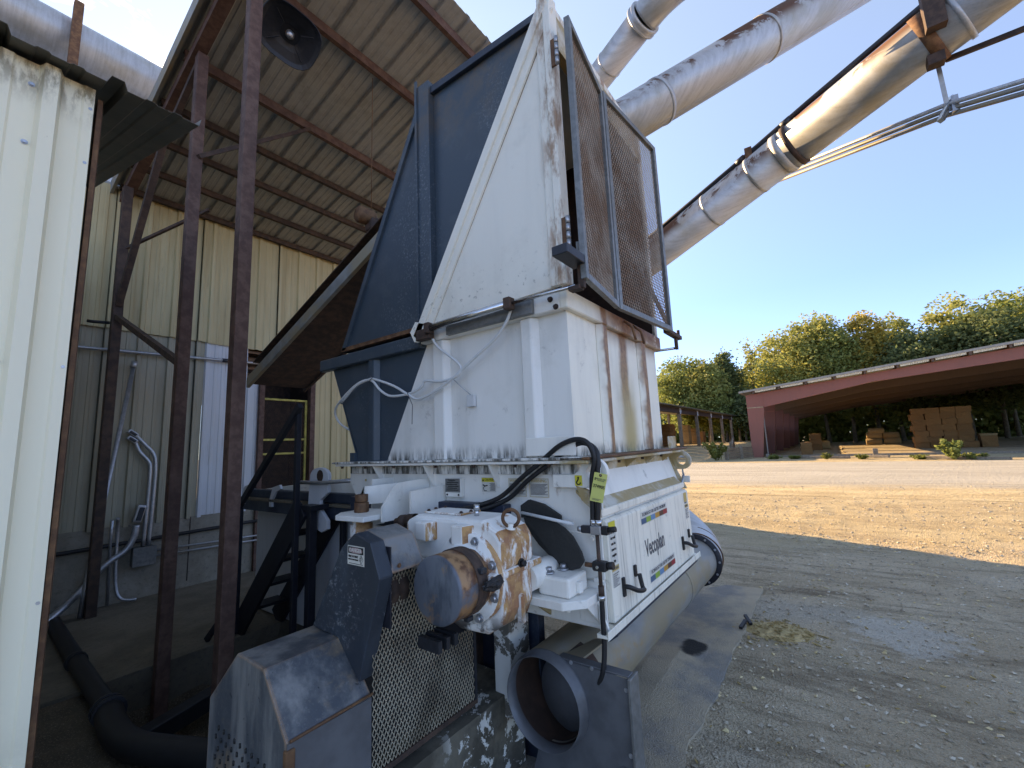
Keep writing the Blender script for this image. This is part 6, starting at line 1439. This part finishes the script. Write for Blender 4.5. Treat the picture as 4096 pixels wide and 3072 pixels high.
# auction tag
tgo = thing('lot_tag', 'yellow card lot tag numbered 374905 tied to the corner lifting lug', 'tag', (1.778, .855, 1.40))
tp = [Vector((1.780, .871, 1.471)), Vector((1.780, .810, 1.459)), Vector((1.770, .838, 1.338)), Vector((1.770, .899, 1.348))]
tu, tv = (tp[1]-tp[0]).normalized(), (tp[0]-tp[3]).normalized()
MB().prism(tp, (.0012, 0, 0)).build('card', 'tag', tgo)
def tpos(a, b, d=.0012): 
    p = tp[0].lerp(tp[1], a).lerp(tp[3].lerp(tp[2], a), b); return p-Vector((d, 0, 0))
nrm_ = tu.cross(tv)
text('number', '374905', .0205, tpos(.52, .47, .002), tu, tv, 'ink', tgo, sx=.92)
text('maker_line', 'YELLOW TAG', .0075, tpos(.58, .20, .002), tu, tv, 'ink_grey', tgo); text('maker_line', 'AUCTIONS', .0055, tpos(.58, .255, .002), tu, tv, 'ink_grey', tgo, sx=1.2)
MB().tube([tpos(.13, .17, .002), tpos(.19, .19, .002), tpos(.19, .25, .002), tpos(.13, .26, .002)], .0011, 5, closed=True).build('emblem', 'ink', tgo)
for k in range(2): MB().beam(tpos(.16, .90+.035*k, .0016), tpos(.84-.14*k, .90+.035*k, .0016), .0008, .0016).build('fine_print', 'ink_grey', tgo)
MB().lathe(tpos(.5, .075, .001), (-1, 0, 0), [(0, .002), (0, .0065), (.001, .006), (.0015, .003)], 14).build('eyelet', 'rust', tgo)
MB().tube([tpos(.5, .075, .002), (1.79, .845, 1.485), (1.815, .85, 1.50)], .0015, 6).build('string', 'hose_white', tgo)

# ================================================================== suction duct under the door
sd_ = thing('suction_duct', 'round galvanised suction duct with open collar plate lying under the machine door', 'duct', (1.9, 1.2, 0))
DC = Vector((0, 1.186, .472)); R_ = .189
MB().tube([(1.80, DC.y, DC.z), (4.62, DC.y, DC.z)], R_, 56, caps=False).build('duct', 'galv_dull', sd_)
MB().tube([(1.805, DC.y, DC.z), (4.62, DC.y, DC.z)], R_-.004, 40, caps=False).build('duct_lining', 'inside', sd_)
MB().lathe((3.55, DC.y, DC.z), (1, 0, 0), [(0, R_), (0, R_+.006), (.03, R_+.006), (.03, R_)], 56).build('seam_band', 'galv_dull', sd_)
fl_ = MB().lathe((4.40, DC.y, DC.z), (1, 0, 0), [(0, R_), (0, R_+.045), (.02, R_+.045), (.02, R_)], 56).build('black_flange', 'navy', sd_)
s = MB()
for k in range(12): a = 2*pi*k/12; s.bolt((4.40, DC.y+cos(a)*(R_+.025), DC.z+sin(a)*(R_+.025)), (-1, 0, 0), .007, .008)
s.build('flange_bolts', 'zinc', fl_)
MB().tube(spline([(4.42, DC.y, DC.z), (4.6, DC.y+.01, DC.z+.02), (4.8, DC.y+.12, DC.z+.10), (4.95, DC.y+.35, DC.z+.25), (5.0, DC.y+.7, DC.z+.5)], 5), R_+.02, 40).build('elbow', 'galv', sd_)
for x in (4.55, 4.70): MB().tube([(x, DC.y+.0+(x-4.55)*.3, DC.z+.01+(x-4.55)*.2), (x+.012, DC.y+.0+(x-4.55)*.3, DC.z+.013+(x-4.55)*.2)], R_+.03, 40).build('elbow_seam', 'rust', sd_)
# collar plate: square plate with a round hole and a short stub, blast gate disc inside
PX = 1.787; SC = Vector((0, 1.176, .470)); SR = .187
n = 64; mb = MB(); sq = []
y0_, y1_, z0_, z1_ = .786, 1.40, .06, .645
for k in range(n):
    a = 2*pi*k/n; c_, s_ = cos(a), sin(a); t_ = 1e9
    if c_ > 1e-6: t_ = min(t_, (y1_-SC.y)/c_)
    if c_ < -1e-6: t_ = min(t_, (y0_-SC.y)/c_)
    if s_ > 1e-6: t_ = min(t_, (z1_-SC.z)/s_)
    if s_ < -1e-6: t_ = min(t_, (z0_-SC.z)/s_)
    sq.append((SC.y+c_*t_, SC.z+s_*t_))
corner = {(y0_, z0_), (y0_, z1_), (y1_, z0_), (y1_, z1_)}
for k in range(n):
    j = (k+1) % n; a, b = 2*pi*k/n, 2*pi*j/n
    ci, cj = (SC.y+SR*cos(a), SC.z+SR*sin(a)), (SC.y+SR*cos(b), SC.z+SR*sin(b))
    if k > n*.06 and k < n*.44 and sq[k][0] > 1.10: 
        oi, oj = [(SC.y+(SR+.012)*cos(t), SC.z+(SR+.012)*sin(t)) for t in (a, b)]
    elif sq[k][0] > SC.y+.1: oi, oj = [(SC.y+(SR+.012)*cos(t), SC.z+(SR+.012)*sin(t)) for t in (a, b)]
    else: oi, oj = sq[k], sq[j]
    mb.poly([(PX, *ci), (PX, *cj), (PX, *oj), (PX, *oi)]); mb.poly([(PX+.004, *ci), (PX+.004, *oi), (PX+.004, *oj), (PX+.004, *cj)])
mb.build('collar_plate', 'plate', sd_)
MB().poly([(PX-.0005, y0_, .50), (PX-.0005, y0_, z1_), (PX-.0005, 1.0, z1_)]).build('plate_corner', 'plate', sd_)
MB().box(PX-.02, PX+.07, y0_-.014, y0_-.001, z0_, z1_+.005).build('plate_edge', 'framegrey', sd_, .002); MB().box(PX, PX+.05, y0_, 1.12, z1_+.001, z1_+.008).build('plate_edge', 'plate', sd_, .002)
MB().lathe((PX+.004, SC.y, SC.z), (-1, 0, 0), [(0, SR), (.068, SR), (.068, SR+.0025), (.022, SR+.0025), (.018, SR+.012), (0, SR+.012)], 64).build('collar_stub', 'plate', sd_)
MB().lathe((PX+.002, SC.y, SC.z), (1, 0, 0), [(0, SR), (.2, SR)], 64).build('stub_lining', 'inside', sd_)
gd = Vector((-.80, .55, .1)).normalized()
MB().lathe(Vector((PX+.10, SC.y-.05, SC.z-.01)), (-1, .10, .02), [(0, 0), (0, SR*.86), (.006, SR*.86), (.006, 0)], 56).build('gate_disc', 'plate', sd_)
s = MB()
for (y, z) in ((.80, .60), (.80, .36), (1.05, .645), (.95, .645)): s.bolt((PX-.001, y, z), (-1, 0, 0), .006, .005)
s.build('plate_screws', 'zinc', sd_)
MB().prism([(PX+.05, 1.02, z1_-.005), (PX+.05, 1.14, z1_-.01), (PX+.30, 1.14, z1_-.03), (PX+.30, 1.02, z1_-.02)], (0, 0, .01)).build('bent_tab', 'galv_dull', sd_)
MB().prism([(PX-.002, .80, .07), (PX-.002, .87, .07), (PX-.002, .86, .28), (PX-.002, .84, .31), (PX-.002, .80, .31)], (-.003, 0, 0)).build('patch_plate', 'plate', sd_)
